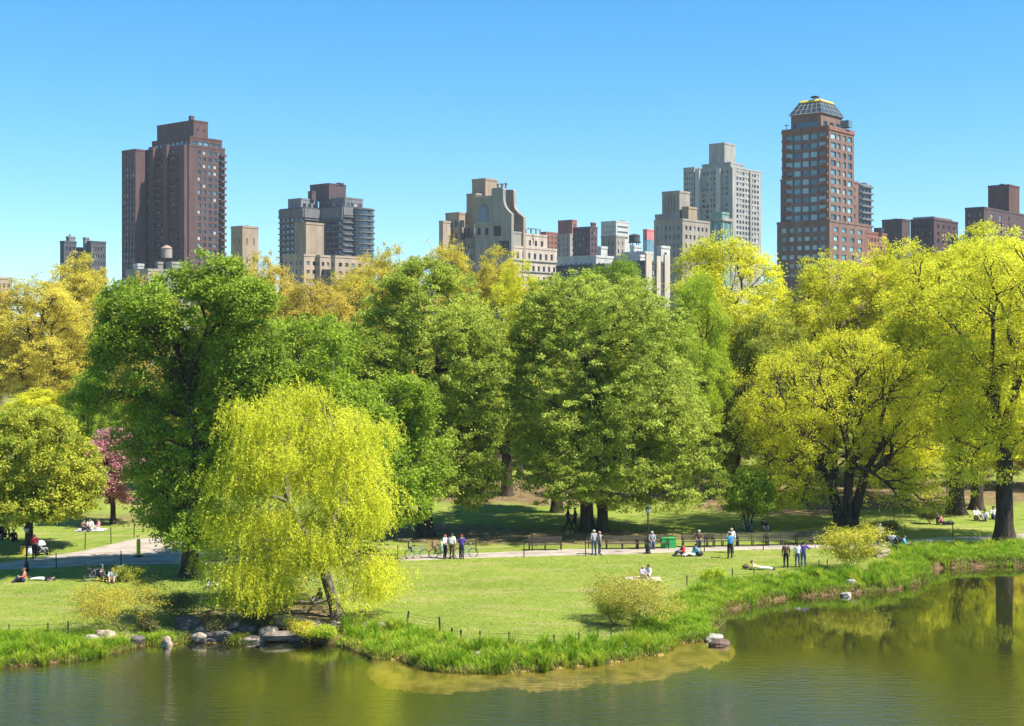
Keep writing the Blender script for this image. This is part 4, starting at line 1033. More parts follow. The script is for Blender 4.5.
    for lx, cx, rx, tp, dd in ((283, 294, 301, 256.5, 6), (294, 304, 318, 256, 0), (316, 320, 331, 257, 3), (331, 335, 371, 257.5, 1)):
        B.block(lx, cx, rx, tp, 'b_beige', dd=dd, nl=2, nr=2 if rx - cx < 20 else 5, fh=3.2, vis=288, wf=.5, hf=.45, name='bay' if dd else 'wall', mix=(('w_dark', 2), ('w_mid', 2), ('w_blue', 1)))
    B.box('vent', 300, 254.5, 256, 2, 'b_pale', 8); B.box('vent', 345, 255.5, 257, 2.5, 'b_band', 12); B.done()

    # scrolled gable
    B = Building('stone apartment house with a sweeping scrolled gable and tall chimneys', 540, 511, name='apartment_house')
    d = 540; P0 = Vector(((511.5 - 512) * d / F, d, 0))
    def on_left(px, py, C=P0):
        k = (px - 512) / F; L_ = (C.x - k * C.y) / (math.cos(GA) + k * math.sin(GA)); p = C + UL * L_; p.z = B.Z(py, p.y); return p - B.o
    def gable(pts, thick, m_, name, C=P0):
        v = [on_left(a, b, C) for a, b in pts]; lo = [on_left(pts[-1][0], pts[-1][1], C), on_left(pts[0][0], pts[0][1], C)]
        for q in lo: q.z = 0
        mb = MB(); mb.prism(v + lo, UR * thick); return mb.build(name, M[m_], B.root)
    gable([(475, 197), (479, 196), (491.5, 195.5), (491.5, 189), (493, 188), (502, 187.5), (503, 189), (503, 197), (503.6, 202), (504.8, 206), (507, 209.5), (509.5, 212), (511.5, 213.5)], 1.4, 'b_stone', 'gable')
    C2 = P0 + UR * 7.5
    gable([(505.5, 191), (506, 189.7), (513, 189.7), (513.6, 191), (513.8, 205), (515, 209), (518, 212.5), (521, 215), (523.5, 217)], 1.4, 'b_tan', 'gable', C2)
    for px, py in ((494, 188), (498, 187.8), (502, 187.5)):
        p = on_left(px, py); mb = MB(); mb.lathe([(.55, 0), (.5, 1.5), (.75, 1.6), (.75, 1.9)], (p.x + UR.x * 2.5, p.y + UR.y * 2.5, p.z), 8); mb.build('chimney_pot', M['b_stone'], B.root)
    # arched blind window, cornice and windows on the shaded face
    nL = Vector((-math.sin(GA), -math.cos(GA), 0))
    def panel(x0, x1, y0, y1, m_, name, arch=False, pr=.05, th=.3):
        a, b, c, e = on_left(x0, y1), on_left(x1, y1), on_left(x1, y0), on_left(x0, y0); pts = [a, b, c]
        if arch:
            m0 = (c + e) / 2; hw = (c - e) / 2; r_ = hw.length
            for k in range(1, 9): t = math.pi * k / 9; pts.append(m0 + hw * math.cos(t) + UP * r_ * math.sin(t))
        pts.append(e); mb = MB(); mb.prism([p + nL * pr for p in pts], -nL * -th); return mb.build(name, M[m_], B.root)
    panel(479.5, 488.5, 210, 223, 'b_grey', 'blind_arch', True, .02, .35); panel(480.6, 487.4, 211, 222, 'w_mid', 'window', True, .38, .06)
    panel(476, 492, 196.8, 198.3, 'b_pale', 'cornice', False, .02, .7); panel(475.2, 493, 222.5, 224, 'b_pale', 'cornice', False, .02, .6)
    for x0, x1, y0, y1 in ((478, 480.5, 228, 235), (485.5, 488.5, 228, 235), (494, 501, 226, 236), (499, 509, 241, 254), (464, 466, 228, 238), (467.5, 469.5, 228, 238)):
        panel(x0, x1, y0, y1, 'b_black', 'window', False, .01, .15)
    B.block(472, 485.5, 498, 180, 'b_tan', bot=None, dd=17, name='tower'); B.block(466.5, 476, 482, 195, 'b_tan', dd=15, name='tower')
    B.block(475, 510.5, 524, 233, 'b_stone', dd=1.2, nl=0, nr=0, name='core'); B.block(445.5, 459, 472, 214, 'b_tan', dd=14, nl=3, nr=2, fh=5, vis=236, wf=.6, hf=.55, mix=DK, name='wing'); B.block(439, 443, 451, 222.5, 'b_beige', dd=12, nl=0, nr=0, name='wing')
    B.block(454, 474.5, 478, 226, 'b_stone', dd=14, nl=6, nr=0, fh=4.4, vis=262, wf=.45, name='wing')
    M6 = (('w_dark', 3), ('w_mid', 2))
    B.block(511, 512.3, 547, 234, 'b_cream', dd=3, nl=0, nr=5, fh=3.9, vis=248, wf=.38, hf=.55, mix=M6, name='wing'); B.block(510, 512, 557, 247.5, 'b_cream', dd=1.0, nl=0, nr=7, fh=4.0, vis=262, wf=.42, hf=.6, mix=M6, name='terrace')
    B.block(509, 511.8, 559.5, 260, 'b_cream', dd=-1.5, nl=0, nr=8, fh=4.2, vis=285, wf=.42, hf=.6, mix=M6, name='terrace')
    C, Ll, Lr, d = B.corner(509, 511.8, 559.5, -1.5)
    B.bands(C, UR, 0, Lr, B.Z(259, d), 4.2, 3, .5, .4, 'b_pale', 'cornice')
    # roof pergola and plants
    for px in (526, 531, 536, 540): B.box('pergola_post', px, 229, 234, .4, 'b_grey', 12)
    B.box('pergola_beam', 533, 228.4, 229.4, 6.0, 'b_grey', 12, .8); B.done()

    B = Building('plum brick tower pair right of the gabled house', 800, 574)
    B.block(558, 572, 577, 221, 'b_redb', nl=0, nr=1, fh=3, vis=255, wf=.4); B.block(540, 546, 558, 233, 'b_redb', dd=-14, nl=2, nr=3, fh=3, vis=255, wf=.4, name='wing')
    B.block(557, 570, 576, 235, 'b_greybeige', dd=-26, nl=3, nr=1, fh=3, vis=258, wf=.35, name='wing'); B.done()
    B = Building('dark brown block with stepped roof left of the striped white block', 700, 591)
    B.block(573, 590, 597.5, 228, 'b_dkred', nl=4, nr=2, fh=3, vis=255, wf=.4); B.block(590.5, 592, 596, 224, 'b_browntop', bot=228, dd=4, name='penthouse'); B.done()
    B = Building('white office block with thin horizontal stripes', 850, 616, name='office_block')
    C, Ll, Lr, zt, d = B.block(601, 616, 629, 222, 'b_white', nl=1, nr=1, fh=3.2, vis=240, wf=.9, hf=.35, mix=(('w_mid', 1), ('w_lite', 1))); B.box('vent', 622, 220.8, 222, 3, 'b_grey', 10); B.done()
    B = Building('grey brown block with bay just below the striped white block', 600, 617)
    B.block(601, 616, 625, 237, 'b_greybeige', nl=3, nr=2, fh=3.4, vis=258, wf=.3, mix=DK); B.done()
    B = Building('salmon and blue panelled slab beside the dark roof water tank', 750, 648)
    B.block(643, 647, 654, 230.5, 'b_pink', bot=239.5, dd=.5, name='upper_wall'); B.block(643, 647, 654, 239.5, 'w_blue', parapet=0, name='lower_wall'); B.done()
    B = Building('white painted penthouse row above dark walls in mid skyline', 455, 614, name='low_building')
    B.block(557, 596, 614, 257.5, 'b_white', dd=8, nl=7, nr=4, fh=3.2, vis=268, wf=.45, hf=.5, mix=DK, name='penthouse'); B.block(597, 601, 607.5, 248.5, 'b_white', bot=258, dd=14, name='shed'); B.block(610, 640, 648, 257, 'b_white', dd=9, nl=6, nr=2, fh=3.2, vis=266, wf=.4, mix=DK, name='penthouse')
    B.block(621, 645, 653, 253.5, 'b_white', bot=258, dd=13, nl=4, nr=1, fh=2.4, vis=257, wf=.4, name='penthouse'); B.block(630, 634, 641.5, 247.5, 'b_white', bot=254, dd=17, nl=0, nr=1, fh=2, vis=252, wf=.3, name='shed')
    B.block(556, 604, 616, 266, 'b_dkgrey', dd=0, nl=8, nr=4, fh=3.4, vis=290, wf=.4, mix=DK); B.done()
    B = Building('charcoal and cream corner building with twin pilasters, peeping over the trees', 425, 645, name='low_building')
    C, Ll, Lr, zt, d = B.block(612, 645, 668, 263, 'b_dkgrey', nl=5, nr=4, fh=3.3, vis=310, wf=.45, mix=DK)
    B.pier(C, UR, 0, Lr * .24, B.z0, zt + 3, .5, 'b_cream', 'pilaster'); B.pier(C, UR, Lr * .45, Lr * .62, B.z0, zt + 2.4, .5, 'b_cream', 'pilaster'); B.pier(C, UR, Lr * .8, Lr, B.z0, zt + 3, .5, 'b_cream', 'pilaster')
    B.block(657, 661, 670, 248, 'b_white', dd=10, nl=0, nr=1, fh=2.5, vis=262, wf=.3, name='shed'); B.done()
    B = Building('grey beige setback block with a slatted stair tower', 520, 682.6)
    B.block(654, 682.6, 710, 220.5, 'b_greybeige', nl=6, nr=6, fh=3.3, vis=255, wf=.5, hf=.48, mix=(('w_dark', 2), ('w_mid', 2), ('w_lite', 1), ('w_blue', .6)))
    C, Ll, Lr, d = B.corner(654, 682.6, 710)
    B.block(662, 679.5, 690, 192.5, 'b_greybeige', bot=220.5, dd=5, name='tower')
    Ct, Lt, Rt, dt = B.corner(662, 679.5, 690, 5); zt = B.Z(192.5, dt)
    for i in range(5): B.pier(Ct, UL, Lt * (.12 + .17 * i), Lt * (.18 + .17 * i), B.Z(212, dt), zt - 1, .35, 'b_stone', 'slat')
    B.block(682, 688.5, 697, 208.5, 'b_tan', bot=220.5, dd=3, name='tower'); B.block(655, 665, 676, 216, 'b_greybeige', bot=220.5, dd=12, nl=2, nr=0, fh=2, vis=219, wf=.5, name='shed'); B.done()
    B = Building('tall pale grey residential tower with many small windows and a blank top box', 700, 731, name='apartment_tower')
    MX = (('w_dark', 2), ('w_mid', 2), ('w_lite', 1.2))
    C, Ll, Lr, zt, d = B.block(696, 731, 761, 167.5, 'b_pale', nl=8, nr=9, fh=2.75, vis=250, wf=[.3, .72, .72], wfr=.66, hf=.58, mix=MX)
    B.pier(C, UR, Lr * .0, Lr * .10, B.z0, zt, .9, 'b_pale'); B.pier(C, UR, Lr * .60, Lr * .66, B.z0, zt, .6, 'b_stone'); B.pier(C, UL, Ll * .28, Ll * .40, B.z0, zt, 1.2, 'b_white'); B.pier(C, UL, Ll * .86, Ll * .98, B.z0, zt, 1.6, 'b_white')
    B.block(683.5, 694, 698.5, 168.5, 'b_pale', dd=12, nl=4, nr=1, fh=2.75, vis=235, wf=.55, mix=MX, name='wing'); B.block(702, 730.5, 744, 163.5, 'b_pale', bot=167.5, dd=4, nl=0, nr=0, name='setback')
    B.block(709, 724.5, 735.5, 144, 'b_pale', bot=163.5, dd=8, nl=0, nr=0, name='penthouse'); B.done()
    B = Building('green copper clad turret with arched windows before the pale tower', 480, 722, name='church_turret')
    C, Ll, Lr, zt, d = B.block(711, 722, 731, 218, 'b_copper', parapet=0)
    for du, L_ in ((UL, Ll), (UR, Lr)):
        n = Vector((du.y, -du.x, 0)) if du == UR else Vector((-du.y, du.x, 0)); a, b = C + du * L_ * .3, C + du * L_ * .7; za, zb_ = B.Z(244, d), B.Z(226, d)
        pts = [Vector((a.x, a.y, za)), Vector((b.x, b.y, za)), Vector((b.x, b.y, zb_))]; hw = (b - a).length / 2; m_ = (a + b) / 2
        for k in range(1, 8): t = math.pi * k / 8; q = m_ + (b - a) / 2 * math.cos(t); pts.append(Vector((q.x, q.y, zb_ + hw * math.sin(t))))
        pts.append(Vector((a.x, a.y, zb_))); mb = MB(); mb.prism([p - B.o + n * .02 for p in pts], n * .1); mb.build('window', M['w_blue'], B.root)
        B.pier(C, du, -.3, L_ + .3, zt - .9, zt + .1, .6, 'b_pale', 'cornice'); B.pier(C, du, 0, L_ * .12, B.z0, zt - 1.0, .3, 'b_copper', 'pilaster'); B.pier(C, du, L_ * .88, L_, B.z0, zt - 1.0, .3, 'b_copper', 'pilaster')
    B.block(713, 722, 729, 214, 'b_copper', bot=218, dd=1.0, name='cap'); B.done()

    B = Building('red brick tower with glass mansard top and gold trim, tallest on the right', 480, 829, name='apartment_tower')
    GX = (('w_blue', 3), ('w_cyan', 2.5), ('w_mid', 1.5)); FH = 3.1
    C, Ll, Lr, zt, d = B.block(782, 829, 854, 128.5, 'b_red', nl=5, nr=4, fh=FH, vis=272, wf=[.9, .86, .82, .86, .9], wfr=[.92, .55, .55, .75], hf=.62, mix=GX, rec=.35, parapet=1.2)
    for i in range(16): B.pier(C, UL, Ll * .015, Ll * .17, zt - 3.4 - i * FH, zt - 2.5 - i * FH, .8, 'b_redb', 'balcony')
    for i in range(16): B.pier(C, UL, Ll * .84, Ll * .985, zt - 3.4 - i * FH, zt - 2.6 - i * FH, .9, 'b_redb', 'balcony')
    B.block(780.5, 827, 858.5, 178, 'b_red', dd=2.5, nl=4, nr=5, fh=FH, vis=272, wf=.6, wfr=.5, mix=GX, name='setback'); B.block(777, 829.5, 866, 221.5, 'b_red', dd=-2.0, nl=6, nr=4, fh=FH, vis=272, wf=.66, wfr=.5, mix=GX, name='base_wing')
    B.pier(C, UL, -.15, Ll + .15, zt - .3, zt + .5, .3, 'b_redb', 'cornice'); B.pier(C, UR, -.15, Lr + .15, zt - .3, zt + .5, .3, 'b_redb', 'cornice')
    B.block(791, 821, 842, 113, 'b_red', bot=128.5, dd=3.5, nl=1, nr=3, fh=4.6, vis=126, wf=.86, wfr=.6, hf=.72, sill=.05, mix=(('w_mid', 1),), name='penthouse', parapet=.5)
    Cp, Lp, Rp, dp = B.corner(791, 821, 842, 3.5); z0, zt2 = B.Z(112.3, dp), B.Z(97.5, dp)
    base = [Cp + UL * -.5 + UR * -.5, Cp + UR * (Rp + .5) + UL * -.5, Cp + UR * (Rp + .5) + UL * (Lp + .5), Cp + UL * (Lp + .5) + UR * -.5]; ctr = (base[0] + base[2]) / 2
    bs = [Vector((p.x, p.y, z0)) - B.o for p in base]; tp = [Vector((ctr.x + (p.x - ctr.x) * .58, ctr.y + (p.y - ctr.y) * .58, zt2)) - B.o for p in base]
    mb = MB(); mb.add(bs + tp, [(0, 1, 5, 4), (1, 2, 6, 5), (2, 3, 7, 6), (3, 0, 4, 7), (4, 5, 6, 7), (3, 2, 1, 0)]); mb.build('mansard_roof', M['w_mid'], B.root)
    mb = MB()
    for a in range(4):
        b = (a + 1) % 4
        for t in [i / 6 for i in range(7)]: mb.tube([bs[a].lerp(bs[b], t), tp[a].lerp(tp[b], t)], .16, 4)
        for t in (0.0, .33, .66): mb.tube([bs[a].lerp(tp[a], t), bs[b].lerp(tp[b], t)], .14, 4)
    mb.build('glazing_bar', M['b_stone'], B.root)
    mb = MB()
    for a in range(4): mb.tube([tp[a] - UP * .5, tp[(a + 1) % 4] - UP * .5], .75, 4)
    mb.build('gold_trim', M['b_gold'], B.root)
    B.box('vent', 815, 96.4, 98, 2.2, 'b_black', 9); B.box('glass_pavilion', 846.5, 121, 128, 3.2, 'w_blue', 11)
    mb = MB(); q = C + UL * (Ll - 1.2) + UR * 1 - B.o; zz = zt - B.z0; mb.tube([(q.x, q.y, zz), (q.x, q.y, zz + 3.2)], .12, 5); mb.tube([(q.x - 1, q.y, zz + 2.8), (q.x + 1, q.y, zz + 2.8)], .1, 5); mb.build('aerial', M['b_grey'], B.root); B.done()

    B = Building('slim grey balcony tower tucked behind the red tower', 640, 862, name='apartment_tower')
    C, Ll, Lr, zt, d = B.block(856, 860, 871.5, 185, 'b_grey', nl=1, nr=3, fh=3, vis=225, wf=.7, mix=DK); B.bands(C, UR, 0, Lr, zt, 3, 14, 1.2, .8, 'b_band'); B.box('vent', 864, 183, 185, 2.5, 'b_grey', 6); B.done()
    B = Building('low red brick block at the foot of the red tower', 560, 868)
    B.block(864, 866, 887, 233, 'b_redb', nl=0, nr=6, fh=3.2, vis=250, wf=.5); B.block(864, 865, 872, 226.5, 'b_red', bot=233, dd=4, name='penthouse'); B.box('glass_pavilion', 879, 228, 233, 3, 'w_mid', 10); B.done()
    B = Building('square dark plum block right of the low red block', 600, 903)
    B.block(882, 902, 910, 220.5, 'b_dkred', nl=0, nr=0); B.box('vent', 896, 218.8, 220.5, 2.5, 'b_grey', 8); B.done()
    B = Building('wide dark block with pale roof edge near the right side', 610, 935)
    B.block(910.5, 934, 958, 220, 'b_dkred', nl=5, nr=4, fh=3.2, vis=240, wf=.35, mix=DK); B.block(913, 934, 952, 217.2, 'b_pale', bot=220, dd=2.5, name='penthouse', parapet=.4); B.done()
    B = Building('dark brown block with square tower on top at the far right', 590, 984)
    B.block(965, 984, 1040, 208.5, 'b_dkred', nl=3, nr=6, fh=3.2, vis=240, wf=.3, mix=DK); B.block(988, 1009, 1019.5, 186, 'b_browntop', dd=22, name='tower', nl=0, nr=0); B.box('vent', 1002, 184, 186, 1.6, 'b_black', 27); B.done()
    B = Building('faint low tan building between trees at the left edge', 520, 4, name='low_building')
    B.block(-14, -4, 12, 279, 'b_tan', nl=2, nr=3, fh=3, vis=300); B.done()
    for px, py0, py1, d, r, lab, m_ in ((166.7, 245, 258, 455, 1.75, 'pale roof water tank with conical straw coloured lid', 'b_greybeige'), (634.5, 233.5, 242, 570, 2.3, 'dark roof water tank with domed lid on a steel frame', 'b_dkgrey')):
        x = (px - 512) * d / F; zt, zb = H + (YH - py0) * d / F, H + (YH - py1) * d / F; zz = z1(x, d) if False else zb - 4.5
        t = thing('water_tank', lab, 'water tank', (x, d, zz)); h = zt - zb
        mb = MB(); mb.lathe([(r, 4.5), (r, 4.5 + h * .74), (r * .98, 4.5 + h * .75)], n=18); mb.build('tank', M[m_], t)
        mb = MB(); mb.lathe([(r * 1.1, 4.5 + h * .74), (r * .55, 4.5 + h * .92), (.08, 4.5 + h)], n=18); mb.build('lid', M['b_tan' if r < 2 else 'b_dkgrey'], t)
        for a in range(4):
            mb = MB(); c, s_ = r * .8 * math.cos(a * math.pi / 2 + .4), r * .8 * math.sin(a * math.pi / 2 + .4); mb.tube([(c, s_, -1.5), (c, s_, 4.6)], .16, 5); mb.build('leg', M['b_black'], t)
        mb = MB(); mb.box((0, 0, 4.35), (r * 2.1, r * 2.1, .3)); mb.build('platform', M['b_black'], t)
city()
# ------------------------------------------------------------------ people
def flat(n, c, r=.8): M[n] = mat(n, c, r, tuple(a * .8 for a in c), 9, 0, 0, .25); return n
for n, c in dict(skin=(.52, .32, .23), skin_dark=(.22, .12, .08), hair_brown=(.07, .04, .025), hair_black=(.015, .013, .012), hair_blond=(.45, .32, .14), hair_red=(.25, .07, .03), hair_grey=(.5, .48, .45),
                 c_white=(.78, .77, .74), c_grey=(.36, .37, .40), c_black=(.022, .022, .026), c_navy=(.04, .05, .12), c_red=(.62, .05, .05), c_coral=(.75, .22, .16), c_pink=(.78, .28, .33), c_blue=(.06, .30, .62),
                 c_purple=(.10, .06, .34), c_jeans=(.11, .15, .24), c_khaki=(.34, .29, .22), c_yellow=(.80, .72, .30), c_brown=(.14, .09, .06), c_teal=(.10, .40, .48), c_lilac=(.42, .36, .46), c_mint=(.45, .62, .42), c_shoe=(.05, .045, .04)).items(): flat(n, c)
J_STAND = dict(pel=(0, 0, .95), spi=(0, .01, 1.14), che=(0, .01, 1.34), nec=(0, .0, 1.49), hea=(0, -.02, 1.60), top=(0, -.01, 1.69),
               shl=(-.175, .01, 1.42), ell=(-.24, .03, 1.13), wrl=(-.25, -.05, .89), hal=(-.25, -.08, .80), shr=(.175, .01, 1.42), elr=(.24, .03, 1.13), wrr=(.25, -.05, .89), har=(.25, -.08, .80),
               hil=(-.095, 0, .91), knl=(-.11, -.03, .50), anl=(-.12, .03, .09), tol=(-.13, -.15, .035), hir=(.095, 0, .91), knr=(.11, -.03, .50), anr=(.12, .03, .09), tor=(.13, -.15, .035))
def var(b, **k): d = dict(b); d.update(k); return d
def mv(b, f): return {k: f(*v) for k, v in b.items()}
J_SIT = dict(pel=(0, 0, .13), spi=(0, .03, .32), che=(0, .02, .53), nec=(0, -.01, .68), hea=(0, -.04, .79), top=(0, -.03, .88), shl=(-.175, .01, .61), ell=(-.26, -.10, .37), wrl=(-.17, -.31, .38), hal=(-.14, -.39, .39),
             shr=(.175, .01, .61), elr=(.26, -.10, .37), wrr=(.17, -.31, .38), har=(.14, -.39, .39), hil=(-.095, -.02, .12), knl=(-.16, -.38, .40), anl=(-.13, -.62, .09), tol=(-.14, -.78, .05), hir=(.095, -.02, .12), knr=(.16, -.38, .40), anr=(.13, -.62, .09), tor=(.14, -.78, .05))
_b = mv(J_STAND, lambda x, y, z: (x, y + .0, z - .45))
J_BENCH = var(_b, hil=(-.095, -.02, .47), knl=(-.12, -.43, .49), anl=(-.12, -.44, .09), tol=(-.13, -.60, .035), hir=(.095, -.02, .47), knr=(.12, -.43, .49), anr=(.12, -.44, .09), tor=(.13, -.60, .035),
              ell=(-.25, -.06, .70), wrl=(-.14, -.30, .60), hal=(-.10, -.38, .60), elr=(.25, -.06, .70), wrr=(.14, -.30, .60), har=(.10, -.38, .60))
POSES = dict(
    stand=J_STAND,
    walk=var(J_STAND, knl=(-.10, -.20, .52), anl=(-.10, -.28, .10), tol=(-.10, -.46, .06), knr=(.10, .02, .50), anr=(.10, .30, .14), tor=(.10, .18, .04), ell=(-.23, .14, 1.15), wrl=(-.22, .10, .90), hal=(-.22, .05, .83), elr=(.23, -.10, 1.14), wrr=(.20, -.32, 1.0), har=(.19, -.41, .99)),
    raise_=var(J_STAND, ell=(-.27, -.16, 1.30), wrl=(-.12, -.30, 1.50), hal=(-.08, -.33, 1.59), elr=(.27, -.16, 1.30), wrr=(.12, -.30, 1.50), har=(.08, -.33, 1.59)),
    hold=var(J_STAND, ell=(-.25, -.04, 1.14), wrl=(-.12, -.26, 1.16), hal=(-.05, -.33, 1.18), elr=(.25, -.04, 1.14), wrr=(.12, -.26, 1.16), har=(.05, -.33, 1.18)),
    embrace=var(J_STAND, ell=(-.36, .02, 1.26), wrl=(-.52, .02, 1.30), hal=(-.60, .0, 1.31)),
    sit=J_SIT,
    sit_lean=var(J_SIT, che=(0, .16, .50), spi=(0, .09, .31), nec=(0, .19, .64), hea=(0, .18, .75), top=(0, .20, .84), shl=(-.175, .18, .58), ell=(-.24, .36, .32), wrl=(-.23, .42, .09), hal=(-.23, .44, .05), shr=(.175, .18, .58), elr=(.24, .36, .32), wrr=(.23, .42, .09), har=(.23, .44, .05),
                 knl=(-.12, -.42, .20), anl=(-.12, -.80, .08), tol=(-.14, -.87, .17), knr=(.12, -.42, .26), anr=(.12, -.74, .08), tor=(.14, -.83, .15)),
    bench=J_BENCH,
    lie=mv(var(J_STAND, ell=(-.30, .03, 1.2), wrl=(-.24, .08, 1.43), hal=(-.16, .08, 1.52), elr=(.24, .02, 1.15)), lambda x, y, z: (z - .9, x, .12 - y * .9)),
    prone=mv(var(J_STAND, che=(0, -.12, 1.33), nec=(0, -.27, 1.44), hea=(0, -.37, 1.50), top=(0, -.44, 1.56), spi=(0, -.03, 1.13), shl=(-.175, -.16, 1.40), shr=(.175, -.16, 1.40), ell=(-.22, .06, 1.44), elr=(.22, .06, 1.44), wrl=(-.08, .04, 1.62), wrr=(.08, .04, 1.62), hal=(-.03, .03, 1.69), har=(.03, .03, 1.69), tol=(-.13, .06, -.06), tor=(.13, .06, -.06)), lambda x, y, z: (z - .9, x, .14 - y)))
EDGES = [('pel', 'spi'), ('spi', 'che'), ('che', 'nec'), ('nec', 'hea'), ('hea', 'top'), ('che', 'shl'), ('shl', 'ell'), ('ell', 'wrl'), ('wrl', 'hal'), ('che', 'shr'), ('shr', 'elr'), ('elr', 'wrr'), ('wrr', 'har'),
         ('pel', 'hil'), ('hil', 'knl'), ('knl', 'anl'), ('anl', 'tol'), ('pel', 'hir'), ('hir', 'knr'), ('knr', 'anr'), ('anr', 'tor')]
RAD = dict(pel=.135, spi=.125, che=.15, nec=.056, hea=.098, top=.075, sh=.078, el=.046, wr=.032, ha=.04, hi=.10, kn=.062, an=.042, to=.036)
BODY = {}
def body(pose):
    if pose in BODY: return BODY[pose]
    J = POSES[pose]; keys = list(J)
    me = bpy.data.meshes.new('figure'); me.from_pydata([J[k] for k in keys], [(keys.index(a), keys.index(b)) for a, b in EDGES], [])
    ob = bpy.data.objects.new('figure', me); COL.objects.link(ob)
    ob.modifiers.new('skin', 'SKIN'); sub = ob.modifiers.new('sub', 'SUBSURF'); sub.levels = 1; sub.render_levels = 1
    for i, k in enumerate(keys):
        r = RAD.get(k) or RAD[k[:2]]; me.skin_vertices[0].data[i].radius = (r, r * (.82 if k in ('pel', 'spi', 'che') else 1)); me.skin_vertices[0].data[i].use_root = (k == 'pel')
    dg = bpy.context.evaluated_depsgraph_get(); ev = ob.evaluated_get(dg); em = ev.to_mesh()
    V = np.array([v.co[:] for v in em.vertices]); Fc = [tuple(p.vertices) for p in em.polygons]; Nn = np.array([v.normal[:] for v in em.vertices]); ev.to_mesh_clear()
    bpy.data.objects.remove(ob); bpy.data.meshes.remove(me)
    ed = [(np.array(J[a]), np.array(J[b]), a, b) for a, b in EDGES]
    def region(c):
        best = None
        for a, b, ka, kb in ed:
            t = np.clip(np.dot(c - a, b - a) / max(np.dot(b - a, b - a), 1e-9), 0, 1); d = np.linalg.norm(c - a - t * (b - a))
            if best is None or d < best[0]: best = (d, ka, kb, t)
        _, a, b, t = best; s = a + b
        if b in ('tol', 'tor') or (b in ('anl', 'anr') and t > .93): return 'shoe'
        if b in ('knl', 'knr', 'anl', 'anr', 'hil', 'hir') or (a == 'pel' and b == 'spi' and t < .25): return 'trousers'
        if b in ('hea', 'top', 'hal', 'har') or (b == 'nec' and t > .7) or (b in ('wrl', 'wrr') and t > .35): return 'skin'
        return 'shirt'
    rg = [region(V[list(f)].mean(0)) for f in Fc]
    mb = MB(); mb.add(V, Fc)
    hea, top = Vector(J['hea']), Vector(J['top']); up = (top - hea).normalized()
    fw = Vector((0, -1, 0)) if pose not in ('lie', 'prone') else (Vector((0, 0, 1)) if pose == 'lie' else Vector((.75, 0, -.5)).normalized())
    sd = up.cross(fw).normalized()
    mb.tube([hea + up * .03 + fw * .085, hea + up * .0 + fw * .125, hea - up * .02 + fw * .10], [.012, .018, .012], 5)          # nose
    for q in (-1, 1): mb.tube([hea + sd * q * .09 + up * .03, hea + sd * q * .108 + up * .0, hea + sd * q * .09 - up * .035], [.012, .02, .012], 5)   # ears
    for sdn in 'lr':                                                                                                        # five fingers each hand
        w, h_, e = Vector(J['wr' + sdn]), Vector(J['ha' + sdn]), Vector(J['el' + sdn]); d = (h_ - w).normalized(); f2 = (w - e).normalized()
        ac = d.cross(Vector((0, 0, 1))); ac = ac.normalized() if ac.length > .1 else Vector((1, 0, 0)); pn = d.cross(ac)
        for i, L_ in enumerate((.062, .075, .08, .068)):
            o = h_ + ac * (i - 1.5) * .019; mb.tube([o, o + d * (L_ * .55) + pn * .004, o + d * L_ + pn * .022], [.010, .009, .006], 5)
        o = w + d * .03; mb.tube([o + ac * .02, o + ac * .05 + d * .025, o + ac * .055 + d * .06], [.012, .010, .007], 5)
    out = {'body': mb.mesh('body', M['skin'], True)}
    for g, off in (('shirt', .014), ('trousers', .012), ('shoe', .012)):
        fs = [f for f, r in zip(Fc, rg) if r == g]; ids = sorted({i for f in fs for i in f}); mp = {i: n for n, i in enumerate(ids)}
        b = MB(); b.add([tuple(V[i] + Nn[i] * off) for i in ids], [tuple(mp[i] for i in f) for f in fs]); out[g] = b.mesh(g, M['c_white'], True)
    b = MB(); q = np.linspace(0, 1, 9); vs = []; n = 12
    for j, t in enumerate(np.linspace(0, 1, 7)):
        ph = t * math.pi * .62
        for k in range(n):
            a = 2 * math.pi * k / n; rr = .112 * math.sin(ph) + .004
            back = math.cos(a); f_ = 1.0 if back < .2 else .62 + .38 * (1 - t)
            vs.append(hea + up * (.035 + .085 * math.cos(ph) * (1 if t < .8 else 1)) - (fw * -1) * 0 + (-fw) * (-back * rr * f_ + .012) * -1 * -1 + sd * math.sin(a) * rr)
    fs = [(j * n + k, j * n + (k + 1) % n, (j + 1) * n + (k + 1) % n, (j + 1) * n + k) for j in range(6) for k in range(n)]
    b.add(vs, fs); out['hair'] = b.mesh('hair', M['hair_brown'], True)
    BODY[pose] = out; return out
def person(label, pose, px, py, rot, top, bot, hair='hair_brown', s=1.0, skin='skin', group=None, dz=0.0, shoe='c_shoe', xyz=None, hat=None):
    x, y, z = xyz or gp(px, py)
    t = thing('person', label, 'person', (x, y, z + dz), R(rot), group); t.scale = (s, s, s)
    for nm, mk in (('body', skin), ('shirt', top), ('trousers', bot), ('shoe', shoe), ('hair', hair)):
        o = link('shoes' if nm == 'shoe' else ('hat' if nm == 'hair' and hat else nm), body(pose)[nm], t)
        o.material_slots[0].link = 'OBJECT'; o.material_slots[0].material = M[mk]
    return t

